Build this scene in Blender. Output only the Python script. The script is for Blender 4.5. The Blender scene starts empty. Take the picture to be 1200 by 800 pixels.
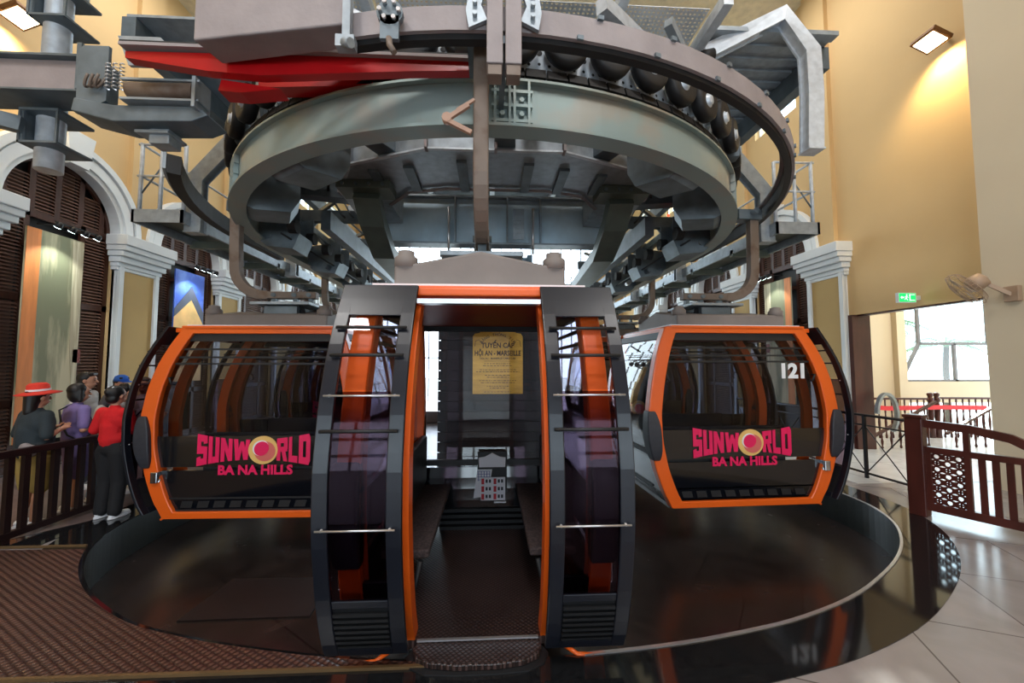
import bpy, math, random
from mathutils import Vector, Matrix, Euler
random.seed(7)
sc = bpy.context.scene
col = sc.collection
PI = math.pi
def R(a): return math.radians(a)

# ------------------------------------------------------------------ camera
FPX = 470.0
EYE = 1.8
cam_d = bpy.data.cameras.new('camera'); cam_d.sensor_width = 36.0
cam_d.lens = FPX * 36.0 / 1200.0; cam_d.clip_start = 0.05; cam_d.clip_end = 500
cam = bpy.data.objects.new('camera', cam_d); col.objects.link(cam)
cam.location = (0, 0, EYE)
cam.rotation_euler = (R(90 + 3.4), 0, R(-3.04))
sc.camera = cam

# ------------------------------------------------------------------ world, lights, exposure
w = bpy.data.worlds.new('daylight'); sc.world = w; w.use_nodes = True
bg = w.node_tree.nodes['Background']; bg.inputs[0].default_value = (0.74, 0.89, 1.0, 1); bg.inputs[1].default_value = 7.0
def area(name, loc, rot, sx, sy, power, color=(1, 1, 1)):
    d = bpy.data.lights.new(name, 'AREA'); d.shape = 'RECTANGLE'; d.size = sx; d.size_y = sy; d.energy = power; d.color = color
    o = bpy.data.objects.new(name, d); o.location = loc; o.rotation_euler = rot; col.objects.link(o); return o
# daylight through the tall windows behind the viewer, the open cable portal and the side window
# (portals only guide the sampling of the sky through the openings; they give no light of their own)
for nm, loc, rot, sx, sy in (('rear_opening', (0, -6.95, 2.3), (R(90), 0, 0), 13, 2.8), ('cable_opening', (0, 23.45, 4.4), (R(-90), 0, 0), 12.6, 8.8), ('side_window', (13.5, 10.74, 2.8), (R(-90), 0, 0), 4, 2.9)):
    area(nm, loc, rot, sx, sy, 1).data.cycles.is_portal = True
# fill lights added under the hall ceiling to brighten walls and camera-facing steel
for x, y, e_ in ((-4.5, -1.5, 380), (4.5, -1.5, 300), (-5.6, 8, 200), (5.6, 8, 150), (0, -4.5, 480)):
    area('ceiling_fill_light', (x, y, 10.85), (0, 0, 0), 1.6, 1.6, e_, (1.0, 0.98, 0.96))
area('side_hall_area_light', (11.5, 7.8, 4.9), (0, 0, 0), 1.5, 1.5, 160, (1, .98, .95))  # area light just below the side hall ceiling
sun_d = bpy.data.lights.new('sun', 'SUN'); sun_d.energy = 6.0; sun_d.angle = R(1.0); sun_d.color = (1, .95, .86)
sun = bpy.data.objects.new('sun', sun_d); col.objects.link(sun)
sun.rotation_euler = Vector((-0.42, -0.62, -0.66)).to_track_quat('-Z', 'Y').to_euler()
vs = sc.view_settings; vs.view_transform = 'Standard'; vs.look = 'None'; vs.gamma = 1; vs.exposure = 0.0; vs.use_curve_mapping = False
sc.cycles.use_denoising = True; sc.cycles.max_bounces = 7; sc.cycles.transparent_max_bounces = 16
sc.cycles.sample_clamp_indirect = 6.0; sc.cycles.caustics_reflective = False; sc.cycles.caustics_refractive = False

# ------------------------------------------------------------------ materials
def lin(c):
    return tuple(((x / 255) / 12.92 if x / 255 <= .04045 else ((x / 255 + .055) / 1.055) ** 2.4) for x in c)
def mat(name, rgb, rough=.5, metal=0, var=.12, scale=6, bump=0, rgb2=None, thresh=None, emit=0, detail=4, coat=0, stretch=(1, 1, 1), spec=.5):
    m = bpy.data.materials.new(name); m.use_nodes = True; nt = m.node_tree; N = nt.nodes; L = nt.links
    b = N['Principled BSDF']; b.inputs['Roughness'].default_value = rough; b.inputs['Metallic'].default_value = metal
    b.inputs['Specular IOR Level'].default_value = spec
    c = lin(rgb)
    tc = N.new('ShaderNodeTexCoord'); mp = N.new('ShaderNodeMapping'); mp.inputs['Scale'].default_value = stretch
    L.new(tc.outputs['Object'], mp.inputs[0])
    no = N.new('ShaderNodeTexNoise'); no.inputs['Scale'].default_value = scale; no.inputs['Detail'].default_value = detail
    L.new(mp.outputs[0], no.inputs['Vector'])
    rp = N.new('ShaderNodeValToRGB'); c2 = lin(rgb2) if rgb2 else None
    e = rp.color_ramp.elements
    if c2:
        t = thresh or .5; e[0].position = max(0, t - .08); e[1].position = min(1, t + .08); e[0].color = (*c, 1); e[1].color = (*c2, 1)
    else:
        e[0].position = .3; e[1].position = .7
        e[0].color = (*[x * (1 - var) for x in c], 1); e[1].color = (*[min(1, x * (1 + var)) for x in c], 1)
    L.new(no.outputs['Fac'], rp.inputs[0]); L.new(rp.outputs[0], b.inputs['Base Color'])
    if bump:
        bp = N.new('ShaderNodeBump'); bp.inputs['Strength'].default_value = bump; bp.inputs['Distance'].default_value = .01
        n2 = N.new('ShaderNodeTexNoise'); n2.inputs['Scale'].default_value = scale * 6; L.new(mp.outputs[0], n2.inputs['Vector'])
        L.new(n2.outputs['Fac'], bp.inputs['Height']); L.new(bp.outputs[0], b.inputs['Normal'])
    if emit:
        b.inputs['Emission Color'].default_value = (*c, 1); b.inputs['Emission Strength'].default_value = emit
    if coat: b.inputs['Coat Weight'].default_value = coat; b.inputs['Coat Roughness'].default_value = .05
    return m
def glass(name, tint, refl=1.0, rough=.02):
    m = bpy.data.materials.new(name); m.use_nodes = True; nt = m.node_tree; N = nt.nodes; L = nt.links
    N.remove(N['Principled BSDF']); out = N['Material Output']
    tr = N.new('ShaderNodeBsdfTransparent'); tr.inputs[0].default_value = (*tint, 1)
    gl = N.new('ShaderNodeBsdfGlossy'); gl.inputs['Roughness'].default_value = rough; gl.inputs[0].default_value = (refl, refl, refl, 1)
    fr = N.new('ShaderNodeFresnel'); fr.inputs[0].default_value = 1.5
    ge = N.new('ShaderNodeNewGeometry'); iv = N.new('ShaderNodeMath'); iv.operation = 'SUBTRACT'; iv.inputs[0].default_value = 1; L.new(ge.outputs['Backfacing'], iv.inputs[1])
    ml = N.new('ShaderNodeMath'); ml.operation = 'MULTIPLY'; L.new(fr.outputs[0], ml.inputs[0]); L.new(iv.outputs[0], ml.inputs[1])
    mx = N.new('ShaderNodeMixShader'); L.new(ml.outputs[0], mx.inputs[0]); L.new(tr.outputs[0], mx.inputs[1]); L.new(gl.outputs[0], mx.inputs[2])
    L.new(mx.outputs[0], out.inputs[0]); return m
def tiles(name, c1, c2, mortar, size, rot=0, rough=.2, msize=.006, var=.15, w=1.0):
    m = bpy.data.materials.new(name); m.use_nodes = True; nt = m.node_tree; N = nt.nodes; L = nt.links
    b = N['Principled BSDF']
    tc = N.new('ShaderNodeTexCoord'); mp = N.new('ShaderNodeMapping'); mp.inputs['Rotation'].default_value = (0, 0, R(rot)); L.new(tc.outputs['Object'], mp.inputs[0])
    br = N.new('ShaderNodeTexBrick'); br.inputs['Scale'].default_value = 1; br.inputs['Brick Width'].default_value = size * w; br.inputs['Row Height'].default_value = size
    br.inputs['Mortar Size'].default_value = msize; br.inputs['Color1'].default_value = (*lin(c1), 1); br.inputs['Color2'].default_value = (*lin(c2), 1); br.inputs['Mortar'].default_value = (*lin(mortar), 1)
    br.offset = .5; L.new(mp.outputs[0], br.inputs['Vector'])
    no = N.new('ShaderNodeTexNoise'); no.inputs['Scale'].default_value = 1.6; no.inputs['Detail'].default_value = 8; no.inputs['Distortion'].default_value = 1.5; L.new(tc.outputs['Object'], no.inputs['Vector'])
    mx = N.new('ShaderNodeMix'); mx.data_type = 'RGBA'; mx.blend_type = 'MULTIPLY'; mx.inputs[0].default_value = 1
    rp = N.new('ShaderNodeValToRGB'); rp.color_ramp.elements[0].position = .3; rp.color_ramp.elements[1].position = .7
    rp.color_ramp.elements[0].color = (1 - var * 2, 1 - var * 2, 1 - var * 2, 1); L.new(no.outputs['Fac'], rp.inputs[0])
    L.new(br.outputs['Color'], mx.inputs[6]); L.new(rp.outputs[0], mx.inputs[7]); L.new(mx.outputs[2], b.inputs['Base Color'])
    rr = N.new('ShaderNodeMapRange'); rr.inputs[3].default_value = rough * .7; rr.inputs[4].default_value = rough * 1.5; L.new(no.outputs['Fac'], rr.inputs[0]); L.new(rr.outputs[0], b.inputs['Roughness'])
    return m
def studs(name, rgb, hi, pitch=.05, rough=.45, rot=30):
    m = bpy.data.materials.new(name); m.use_nodes = True; nt = m.node_tree; N = nt.nodes; L = nt.links
    b = N['Principled BSDF']; b.inputs['Roughness'].default_value = rough
    tc = N.new('ShaderNodeTexCoord'); mp = N.new('ShaderNodeMapping'); mp.inputs['Rotation'].default_value = (0, 0, R(rot)); mp.inputs['Scale'].default_value = (1 / pitch * 2 * PI / 2, 1 / pitch * PI, 0); L.new(tc.outputs['Object'], mp.inputs[0])
    sp = N.new('ShaderNodeSeparateXYZ'); L.new(mp.outputs[0], sp.inputs[0])
    s1 = N.new('ShaderNodeMath'); s1.operation = 'SINE'; s2 = N.new('ShaderNodeMath'); s2.operation = 'SINE'
    L.new(sp.outputs[0], s1.inputs[0]); L.new(sp.outputs[1], s2.inputs[0])
    mu = N.new('ShaderNodeMath'); mu.operation = 'MULTIPLY'; L.new(s1.outputs[0], mu.inputs[0]); L.new(s2.outputs[0], mu.inputs[1])
    ab = N.new('ShaderNodeMath'); ab.operation = 'ABSOLUTE'; L.new(mu.outputs[0], ab.inputs[0])
    rp = N.new('ShaderNodeValToRGB'); e = rp.color_ramp.elements; e[0].position = .35; e[1].position = .65; e[0].color = (*lin(rgb), 1); e[1].color = (*lin(hi), 1)
    L.new(ab.outputs[0], rp.inputs[0])
    no = N.new('ShaderNodeTexNoise'); no.inputs['Scale'].default_value = 1.2; no.inputs['Detail'].default_value = 6; L.new(tc.outputs['Object'], no.inputs['Vector'])
    r2 = N.new('ShaderNodeValToRGB'); r2.color_ramp.elements[0].position = .3; r2.color_ramp.elements[1].position = .7; r2.color_ramp.elements[0].color = (.6, .6, .6, 1); L.new(no.outputs['Fac'], r2.inputs[0])
    mx = N.new('ShaderNodeMix'); mx.data_type = 'RGBA'; mx.blend_type = 'MULTIPLY'; mx.inputs[0].default_value = 1
    L.new(rp.outputs[0], mx.inputs[6]); L.new(r2.outputs[0], mx.inputs[7]); L.new(mx.outputs[2], b.inputs['Base Color'])
    bp = N.new('ShaderNodeBump'); bp.inputs['Strength'].default_value = .6; bp.inputs['Distance'].default_value = .006; L.new(ab.outputs[0], bp.inputs['Height']); L.new(bp.outputs[0], b.inputs['Normal'])
    return m
def perforated(name, rgb, pitch=.045, hole=.28):
    m = bpy.data.materials.new(name); m.use_nodes = True; nt = m.node_tree; N = nt.nodes; L = nt.links
    b = N['Principled BSDF']; b.inputs['Base Color'].default_value = (*lin(rgb), 1); b.inputs['Roughness'].default_value = .45; b.inputs['Metallic'].default_value = .3
    tc = N.new('ShaderNodeTexCoord'); sp = N.new('ShaderNodeSeparateXYZ'); L.new(tc.outputs['Object'], sp.inputs[0])
    def cell(o):
        a = N.new('ShaderNodeMath'); a.operation = 'DIVIDE'; a.inputs[1].default_value = pitch; L.new(o, a.inputs[0])
        f = N.new('ShaderNodeMath'); f.operation = 'FRACT'; L.new(a.outputs[0], f.inputs[0])
        s = N.new('ShaderNodeMath'); s.operation = 'SUBTRACT'; s.inputs[1].default_value = .5; L.new(f.outputs[0], s.inputs[0])
        q = N.new('ShaderNodeMath'); q.operation = 'ABSOLUTE'; L.new(s.outputs[0], q.inputs[0]); return q
    a, c = cell(sp.outputs[0]), cell(sp.outputs[1])
    mxx = N.new('ShaderNodeMath'); mxx.operation = 'MAXIMUM'; L.new(a.outputs[0], mxx.inputs[0]); L.new(c.outputs[0], mxx.inputs[1])
    gt = N.new('ShaderNodeMath'); gt.operation = 'GREATER_THAN'; gt.inputs[1].default_value = hole; L.new(mxx.outputs[0], gt.inputs[0])
    L.new(gt.outputs[0], b.inputs['Alpha']); return m

M = dict(
    wall=mat('ochre_wall_paint', (214, 182, 132), .8, var=.04, scale=.6, bump=.05),
    wall_pale=mat('cream_wall_paint', (216, 200, 172), .8, var=.03, scale=.6),
    panel=mat('tan_pilaster_paint', (196, 165, 108), .8, var=.05, scale=1),
    white=mat('white_trim_paint', (226, 232, 236), .6, var=.03, scale=2),
    shutter=mat('dark_brown_shutter_wood', (70, 38, 26), .5, var=.2, scale=3, stretch=(6, 6, 1)),
    ceil=mat('pale_ceiling', (215, 200, 170), .9),
    galv=mat('galvanised_steel', (154, 164, 172), .42, .35, var=.18, scale=9, detail=8),
    galv_lt=mat('bright_galvanised_steel', (200, 208, 216), .38, .2, var=.15, scale=12, detail=8),
    ring=mat('weathered_green_grey_steel', (144, 160, 158), .42, .3, rgb2=(156, 156, 148), thresh=.58, scale=2.2, detail=6),
    dk=mat('dark_machinery_steel', (104, 116, 124), .5, .35, var=.3, scale=4, detail=8),
    blue=mat('blue_grey_steel_plate', (188, 210, 224), .45, .3, var=.25, scale=1.6, detail=8),
    green=mat('green_grey_steel_beam', (92, 100, 92), .5, .3, var=.2, scale=3, detail=6),
    mauve=mat('mauve_grey_painted_steel', (150, 141, 142), .6, .1, var=.1, scale=5, detail=6, bump=.15),
    brown=mat('brown_grey_hanger_paint', (122, 108, 98), .55, .15, rgb2=(104, 84, 70), thresh=.6, scale=5, detail=6),
    red=mat('red_gloss_paint', (178, 16, 22), .3, 0, var=.1, scale=3),
    rubber=mat('black_rubber', (22, 22, 24), .6, var=.2, scale=20),
    blackp=mat('black_gloss_paint', (14, 16, 22), .12, 0, var=.1, scale=3, coat=.6),
    doorp=mat('dark_navy_door_frame', (22, 25, 34), .32, 0, var=.15, scale=3),
    blackm=mat('black_matt_plastic', (24, 25, 28), .55, var=.1, scale=12),
    bumper=mat('charcoal_bumper_plastic', (44, 46, 54), .55, var=.12, scale=20),
    orange=mat('orange_cabin_paint', (232, 98, 26), .32, 0, var=.04, scale=2, coat=.2),
    orange_in=mat('orange_red_cabin_lining', (170, 44, 18), .5, var=.06),
    roofg=mat('grey_moulded_roof_shell', (124, 116, 112), .6, 0, var=.08, scale=4, bump=.1),
    alu=mat('brushed_aluminium_trim', (205, 205, 208), .3, .8, var=.06, scale=20),
    chrome=mat('chromed_metal', (220, 225, 230), .12, 1, var=.03),
    pink=mat('crimson_pink_lettering', (232, 24, 92), .4, var=.02),
    gold_em=mat('pale_gold_emblem', (232, 190, 112), .4, var=.02),
    rose_em=mat('rose_emblem_disc', (214, 108, 100), .4, var=.02),
    whitep=mat('white_lettering', (232, 234, 238), .5, var=.01),
    seat=mat('speckled_brown_seat_cover', (76, 62, 60), .8, rgb2=(48, 38, 38), thresh=.5, scale=60, bump=.2),
    louvre=mat('brown_louvre_slats', (112, 84, 72), .5, var=.12, scale=4),
    bronze_strip=mat('dull_bronze_strip', (120, 96, 66), .4, .4),
    brass=mat('brushed_brass_plaque', (186, 146, 62), .32, .75, var=.18, scale=3, stretch=(1, 1, 6)),
    brassink=mat('dark_engraved_ink', (48, 30, 10), .6, var=.02),
    slat=mat('black_slatted_cladding', (30, 31, 36), .5, var=.2, scale=6, stretch=(1, 1, 8)),
    pitwall=mat('dark_green_pit_wall', (30, 37, 33), .4, var=.35, scale=5, detail=8, stretch=(1, 1, .3)),
    pitfl=tiles('dark_brown_pit_tiles', (50, 42, 40), (41, 35, 33), (20, 17, 17), .9, 38, .22, var=.22),
    granite=mat('polished_black_granite', (24, 25, 27), .07, 0, var=.35, scale=30, spec=.7),
    floor=tiles('pale_grey_stone_tiles', (156, 150, 150), (138, 132, 132), (98, 92, 90), .95, 24, .2, var=.1, w=1.6),
    floor_w=tiles('white_stone_tiles', (214, 216, 216), (205, 206, 206), (150, 150, 150), 1.2, 0, .2, var=.05),
    tile_l=mat('mauve_brown_stone_tile', (112, 96, 92), .3, rgb2=(92, 78, 76), thresh=.5, scale=3),
    mat=studs('brown_studded_rubber_mat', (56, 32, 27), (104, 72, 62), .04, .4),
    step=studs('brown_ribbed_cabin_floor', (40, 28, 26), (84, 64, 60), .026, .35, 50),
    fence=mat('dark_brown_fence_paint', (36, 20, 20), .4, var=.2, scale=8),
    wood=mat('reddish_brown_carved_wood', (74, 34, 28), .35, var=.25, scale=5, stretch=(1, 1, .3)),
    iron=mat('black_iron_railing', (24, 22, 26), .4, .3),
    exitg=mat('exit_sign_green', (20, 190, 96), .4, emit=1.6, var=.01),
    exitw=mat('exit_sign_white', (240, 255, 245), .4, emit=1.2, var=.01),
    lampon=mat('lit_lamp_face', (255, 236, 190), .4, emit=25, var=.01),
    spoton=mat('lit_spot_lens', (225, 250, 255), .4, emit=18, var=.01),
    bronze=mat('bronze_lamp_housing', (110, 76, 44), .4, .5),
    fan=mat('beige_fan_plastic', (176, 150, 126), .5, .1),
    paper=mat('white_paper', (226, 226, 232), .7, var=.02), pred=mat('red_printed_ink', (190, 40, 52), .6, var=.02), pblue=mat('blue_printed_ink', (70, 90, 150), .6, var=.02), pdark=mat('dark_printed_ink', (40, 40, 50), .6, var=.02),
    tape=mat('red_barrier_tape', (224, 40, 52), .5, var=.02),
    leaf=mat('palm_leaf_green', (44, 84, 34), .6, var=.25, scale=4), trunk=mat('palm_trunk_brown', (70, 60, 48), .8, var=.2, scale=10),
    mural_a=mat('faded_grey_green_mural', (122, 122, 96), .7, rgb2=(196, 184, 152), thresh=.52, scale=1.6, detail=10, stretch=(1, 2.2, .35)),
    mural_o=mat('orange_brown_mural_strip', (206, 122, 60), .6, var=.2, scale=3, stretch=(1, 3, .4)),
    mural_b=mat('blue_sky_mural', (52, 88, 190), .6, rgb2=(96, 130, 214), thresh=.55, scale=2), mural_y=mat('warm_house_mural', (240, 190, 120), .6, var=.15, scale=3), mural_d=mat('dark_roof_mural', (74, 78, 96), .6, var=.1),
    ground=mat('pale_outdoor_ground', (170, 176, 168), .9), reds=mat('red_signal_lamp', (255, 40, 20), .4, emit=8, var=.01),
    grate=perforated('white_perforated_sheet', (226, 230, 234), .05, .24), gratedk=perforated('grey_perforated_sheet', (120, 126, 130), .03, .24),
    win=glass('clear_window_glass', (.93, .97, .97)), tint=glass('dark_tinted_cabin_glass', (.62, .64, .70)), tint2=glass('smoked_door_glass', (.52, .44, .50)), tint3=glass('light_tinted_glass', (.9, .88, .9)),
    skin=mat('skin_tone', (205, 150, 122), .55, var=.05), skin2=mat('tanned_skin_tone', (150, 100, 78), .55, var=.05), hair=mat('black_hair', (20, 17, 18), .5, var=.3, scale=30, stretch=(1, 1, .2)),
)
def cloth(name, rgb): 
    m = mat(name, rgb, .85, var=.08, scale=8, bump=.2); return m

# ------------------------------------------------------------------ mesh builder
class MB:
    def __init__(s): s.v = []; s.f = []; s.sm = []
    def add(s, vs, fs, smooth=False, X=None):
        n = len(s.v)
        for p in vs:
            p = Vector(p)
            if X is not None: p = X @ p
            s.v.append(p)
        for f in fs: s.f.append([n + i for i in f]); s.sm.append(smooth)
        return s
    def box(s, x0, x1, y0, y1, z0, z1, X=None):
        return s.add([(x0, y0, z0), (x1, y0, z0), (x1, y1, z0), (x0, y1, z0), (x0, y0, z1), (x1, y0, z1), (x1, y1, z1), (x0, y1, z1)],
              [(0, 3, 2, 1), (4, 5, 6, 7), (0, 1, 5, 4), (1, 2, 6, 5), (2, 3, 7, 6), (3, 0, 4, 7)], X=X)
    def beam(s, a, b, w, h, up=(0, 0, 1), w2=None, h2=None):
        a = Vector(a); b = Vector(b); d = (b - a).normalized(); up = Vector(up)
        if abs(d.dot(up)) > .98: up = Vector((0, 1, 0))
        r = d.cross(up).normalized(); u = r.cross(d).normalized(); w2 = w if w2 is None else w2; h2 = h if h2 is None else h2
        vs = [a + r * w / 2 * i + u * h / 2 * j for i, j in ((-1, -1), (1, -1), (1, 1), (-1, 1))] + [b + r * w2 / 2 * i + u * h2 / 2 * j for i, j in ((-1, -1), (1, -1), (1, 1), (-1, 1))]
        return s.add(vs, [(0, 1, 2, 3), (7, 6, 5, 4), (0, 4, 5, 1), (1, 5, 6, 2), (2, 6, 7, 3), (3, 7, 4, 0)])
    def path(s, pts, w, h, up=(0, 1, 0)):
        # rectangular section swept along points; up = section's second axis hint
        pts = [Vector(p) for p in pts]; n = len(pts); vs = []; up = Vector(up)
        for i, p in enumerate(pts):
            d = (pts[min(i + 1, n - 1)] - pts[max(i - 1, 0)]).normalized(); r = d.cross(up).normalized(); u = r.cross(d).normalized()
            vs += [p + r * w / 2 * a + u * h / 2 * b for a, b in ((-1, -1), (1, -1), (1, 1), (-1, 1))]
        fs = [(3, 2, 1, 0), (4 * n - 4, 4 * n - 3, 4 * n - 2, 4 * n - 1)]
        for i in range(n - 1):
            for k in range(4): a = 4 * i + k; b = 4 * i + (k + 1) % 4; fs.append((a, b, b + 4, a + 4))
        return s.add(vs, fs)
    def tube(s, pts, r, n=10, caps=True, r2=None):
        pts = [Vector(p) for p in pts]; m = len(pts); vs = []; prev = None
        for i, p in enumerate(pts):
            d = (pts[min(i + 1, m - 1)] - pts[max(i - 1, 0)]).normalized()
            if prev is None: prev = d.orthogonal().normalized()
            u = (prev - d * prev.dot(d)).normalized(); prev = u; v = d.cross(u)
            rr = r if r2 is None else r + (r2 - r) * i / (m - 1)
            vs += [p + (u * math.cos(2 * PI * k / n) + v * math.sin(2 * PI * k / n)) * rr for k in range(n)]
        fs = []
        for i in range(m - 1):
            for k in range(n): a = i * n + k; b = i * n + (k + 1) % n; fs.append((a, b, b + n, a + n))
        s.add(vs, fs, True)
        if caps:
            k0 = len(s.v) - m * n; s.f.append([k0 + k for k in range(n)][::-1]); s.sm.append(False); s.f.append([k0 + (m - 1) * n + k for k in range(n)]); s.sm.append(False)
        return s
    def lathe(s, prof, n=20, X=None, smooth=True):
        # prof: list of (radius, height), around local z
        vs = []; m = len(prof)
        for r, z in prof: vs += [(r * math.cos(2 * PI * k / n), r * math.sin(2 * PI * k / n), z) for k in range(n)]
        fs = []
        for i in range(m - 1):
            for k in range(n): a = i * n + k; b = i * n + (k + 1) % n; fs.append((a, b, b + n, a + n))
        fs.append(tuple(range(n))[::-1]); fs.append(tuple((m - 1) * n + k for k in range(n)))
        return s.add(vs, fs, smooth, X)
    def prism(s, poly, f0, f1):
        # poly of 2d points; f0(p), f1(p) map to 3d for both caps
        n = len(poly); vs = [f0(p) for p in poly] + [f1(p) for p in poly]
        fs = [tuple(range(n))[::-1], tuple(range(n, 2 * n))] + [(i, (i + 1) % n, (i + 1) % n + n, i + n) for i in range(n)]
        return s.add(vs, fs)
    def ell(s, c, r, n=12, X=None):
        prof = []; vs = []; fs = []; m = n // 2 + 1
        for i in range(m + 1):
            t = PI * i / m; rr = max(math.sin(t), .001)
            vs += [(c[0] + r[0] * rr * math.cos(2 * PI * k / n), c[1] + r[1] * rr * math.sin(2 * PI * k / n), c[2] - r[2] * math.cos(t)) for k in range(n)]
        for i in range(m):
            for k in range(n): a = i * n + k; b = i * n + (k + 1) % n; fs.append((a, b, b + n, a + n))
        fs.append(tuple(range(n))[::-1]); fs.append(tuple(m * n + k for k in range(n)))
        return s.add(vs, fs, True, X)
    def build(s, name, m, parent=None, bevel=0, origin=None, local=False, solid=0):
        me = bpy.data.meshes.new(name)
        off = Vector((0, 0, 0))
        if parent is not None and not local: off = worldloc(parent)
        if origin is not None: off = Vector(origin)
        me.from_pydata([tuple(p - off) for p in s.v], [], s.f); me.update()
        me.polygons.foreach_set('use_smooth', s.sm)
        o = bpy.data.objects.new(name, me); col.objects.link(o); me.materials.append(M[m] if isinstance(m, str) else m)
        if parent is not None: o.parent = parent
        elif origin is not None: o.location = off
        if bevel:
            b = o.modifiers.new('bevel', 'BEVEL'); b.width = bevel; b.segments = 2; b.limit_method = 'ANGLE'; b.angle_limit = R(40)
        if solid:
            b = o.modifiers.new('solidify', 'SOLIDIFY'); b.thickness = solid; b.offset = 0
        return o
def worldloc(o):
    p = Vector(o.location)
    while o.parent: o = o.parent; p += Vector(o.location)
    return p
def thing(name, label, cat, loc=(0, 0, 0), group=None, rz=0):
    o = bpy.data.objects.new(name, None); o.empty_display_size = .1; col.objects.link(o); o.location = loc; o.rotation_euler = (0, 0, rz)
    return tag(o, label, cat, group)
def tag(o, label, cat, group=None, kind=None):
    o['label'] = label; o['category'] = cat
    if group: o['group'] = group
    if kind: o['kind'] = kind
    return o
def struct(o): o['kind'] = 'structure'; return o
def copy_tree(o, parent=None):
    c = o.copy(); col.objects.link(c)
    if parent is not None: c.parent = parent
    for ch in [x for x in list(col.objects) if x.parent == o]: copy_tree(ch, c)
    return c
def text_into(mb, txt, size, f, bold=.0, ext=.003, align='CENTER', sx=1.0):
    """text outlines as a mesh; f maps (u, v, w) to 3d"""
    cu = bpy.data.curves.new('t', 'FONT'); cu.body = txt; cu.size = size; cu.offset = bold; cu.extrude = ext; cu.align_x = align; cu.resolution_u = 3
    ob = bpy.data.objects.new('t', cu); col.objects.link(ob)
    dg = bpy.context.evaluated_depsgraph_get(); me = bpy.data.meshes.new_from_object(ob.evaluated_get(dg))
    mb.add([f(v.co.x * sx, v.co.y, v.co.z) for v in me.vertices], [tuple(p.vertices) for p in me.polygons])
    bpy.data.objects.remove(ob); bpy.data.curves.remove(cu); bpy.data.meshes.remove(me)
def lerp(a, b, t): return a + (b - a) * t
def interp(tab, z):
    if z <= tab[0][0]: return tab[0][1]
    for (a, va), (b, vb) in zip(tab, tab[1:]):
        if z <= b: return lerp(va, vb, (z - a) / (b - a))
    return tab[-1][1]

# ================================================================== THE PLACE
XW = 7.9
# ---- pit outline (measured on the floor), from back left round the front to back right
pit = [(-4.34, 16), (-4.34, 9), (-4.34, 6.6), (-4.33, 5.8), (-4.28, 5.3), (-4.2, 4.83), (-4.08, 4.5), (-3.92, 4.2), (-3.6, 3.81), (-3.22, 3.47), (-2.85, 3.22), (-2.47, 3.01), (-2.05, 2.87), (-1.66, 2.76), (-.9, 2.6), (-.2, 2.54), (.5, 2.54),
       (1.21, 2.61), (1.7, 2.70), (2.18, 2.81), (2.85, 3.06), (3.45, 3.40), (3.87, 3.68), (4.25, 4.0), (4.61, 4.4), (4.86, 4.86), (4.95, 5.3), (4.98, 6.0), (4.98, 9), (4.98, 16)]
def smooth_path(p, it=2):
    for _ in range(it):
        q = [p[0]]
        for a, b in zip(p, p[1:]): q += [(lerp(a[0], b[0], .25), lerp(a[1], b[1], .25)), (lerp(a[0], b[0], .75), lerp(a[1], b[1], .75))]
        q.append(p[-1]); p = q
    return p
pit = smooth_path(pit)
def offset(path, d):
    out = []; n = len(path)
    for i, p in enumerate(path):
        a = Vector(path[max(i - 1, 0)]); b = Vector(path[min(i + 1, n - 1)]); t = (b - a).normalized()
        out.append((p[0] + t.y * d, p[1] - t.x * d))
    return out
PD = -.42
# floor outside the pit (one polygon cut around the pit)
def flat(name, poly, z0, z1, m):
    return MB().prism(poly, lambda p: (p[0], p[1], z0), lambda p: (p[0], p[1], z1)).build(name, m)
fl = flat('floor', [(-XW - .3, -7), (-XW - .3, 16)] + pit + [(XW + .3, 16), (XW + .3, -7)], -.6, 0, 'floor'); struct(fl)
o = MB().box(-XW - .3, XW + .3, 16.001, 23.5, -.6, 0).build('floor', 'floor'); struct(o)
o = MB().box(-4.6, 5.2, 2.2, 16, PD - .1, PD).build('pit_floor', 'pitfl'); struct(o)
# pit wall with a lip
mb = MB(); off = offset(pit, .02); n = len(pit)
for i in range(n - 1):
    a, b = pit[i], pit[i + 1]; inn = offset(pit, -.03); c, d = inn[i], inn[i + 1]
    mb.add([(a[0], a[1], PD), (b[0], b[1], PD), (b[0], b[1], -.005), (a[0], a[1], -.005), (c[0], c[1], PD), (d[0], d[1], PD), (d[0], d[1], -.005), (c[0], c[1], -.005)],
           [(0, 1, 2, 3), (7, 6, 5, 4), (3, 2, 6, 7), (0, 4, 5, 1)])
struct(mb.build('pit_wall', 'pitwall'))
def band(name, path, d0, d1, z0, z1, m, s=None, e=None):
    A = offset(path, d0); B = offset(path, d1); A = A[s:e]; B = B[s:e]; mb = MB(); n = len(A)
    vs = [(p[0], p[1], z0) for p in A] + [(p[0], p[1], z0) for p in B] + [(p[0], p[1], z1) for p in A] + [(p[0], p[1], z1) for p in B]
    fs = [(0, n, 3 * n, 2 * n), (n - 1, 3 * n - 1, 4 * n - 1, 2 * n - 1)]
    for i in range(n - 1):
        fs += [(i, i + 1, n + i + 1, n + i), (2 * n + i, 3 * n + i, 3 * n + i + 1, 2 * n + i + 1), (i, 2 * n + i, 2 * n + i + 1, i + 1), (n + i, n + i + 1, 3 * n + i + 1, 3 * n + i)]
    return mb.add(vs, fs).build(name, m)
NP = len(pit); half = NP // 2
struct(band('trim_1', pit, -.03, .37, 0, .006, 'granite'))                       # black granite kerb all round
struct(band('trim_2', pit, -.035, -.012, .0055, .014, 'alu', half + 6, NP))          # metal nosing on the right
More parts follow.
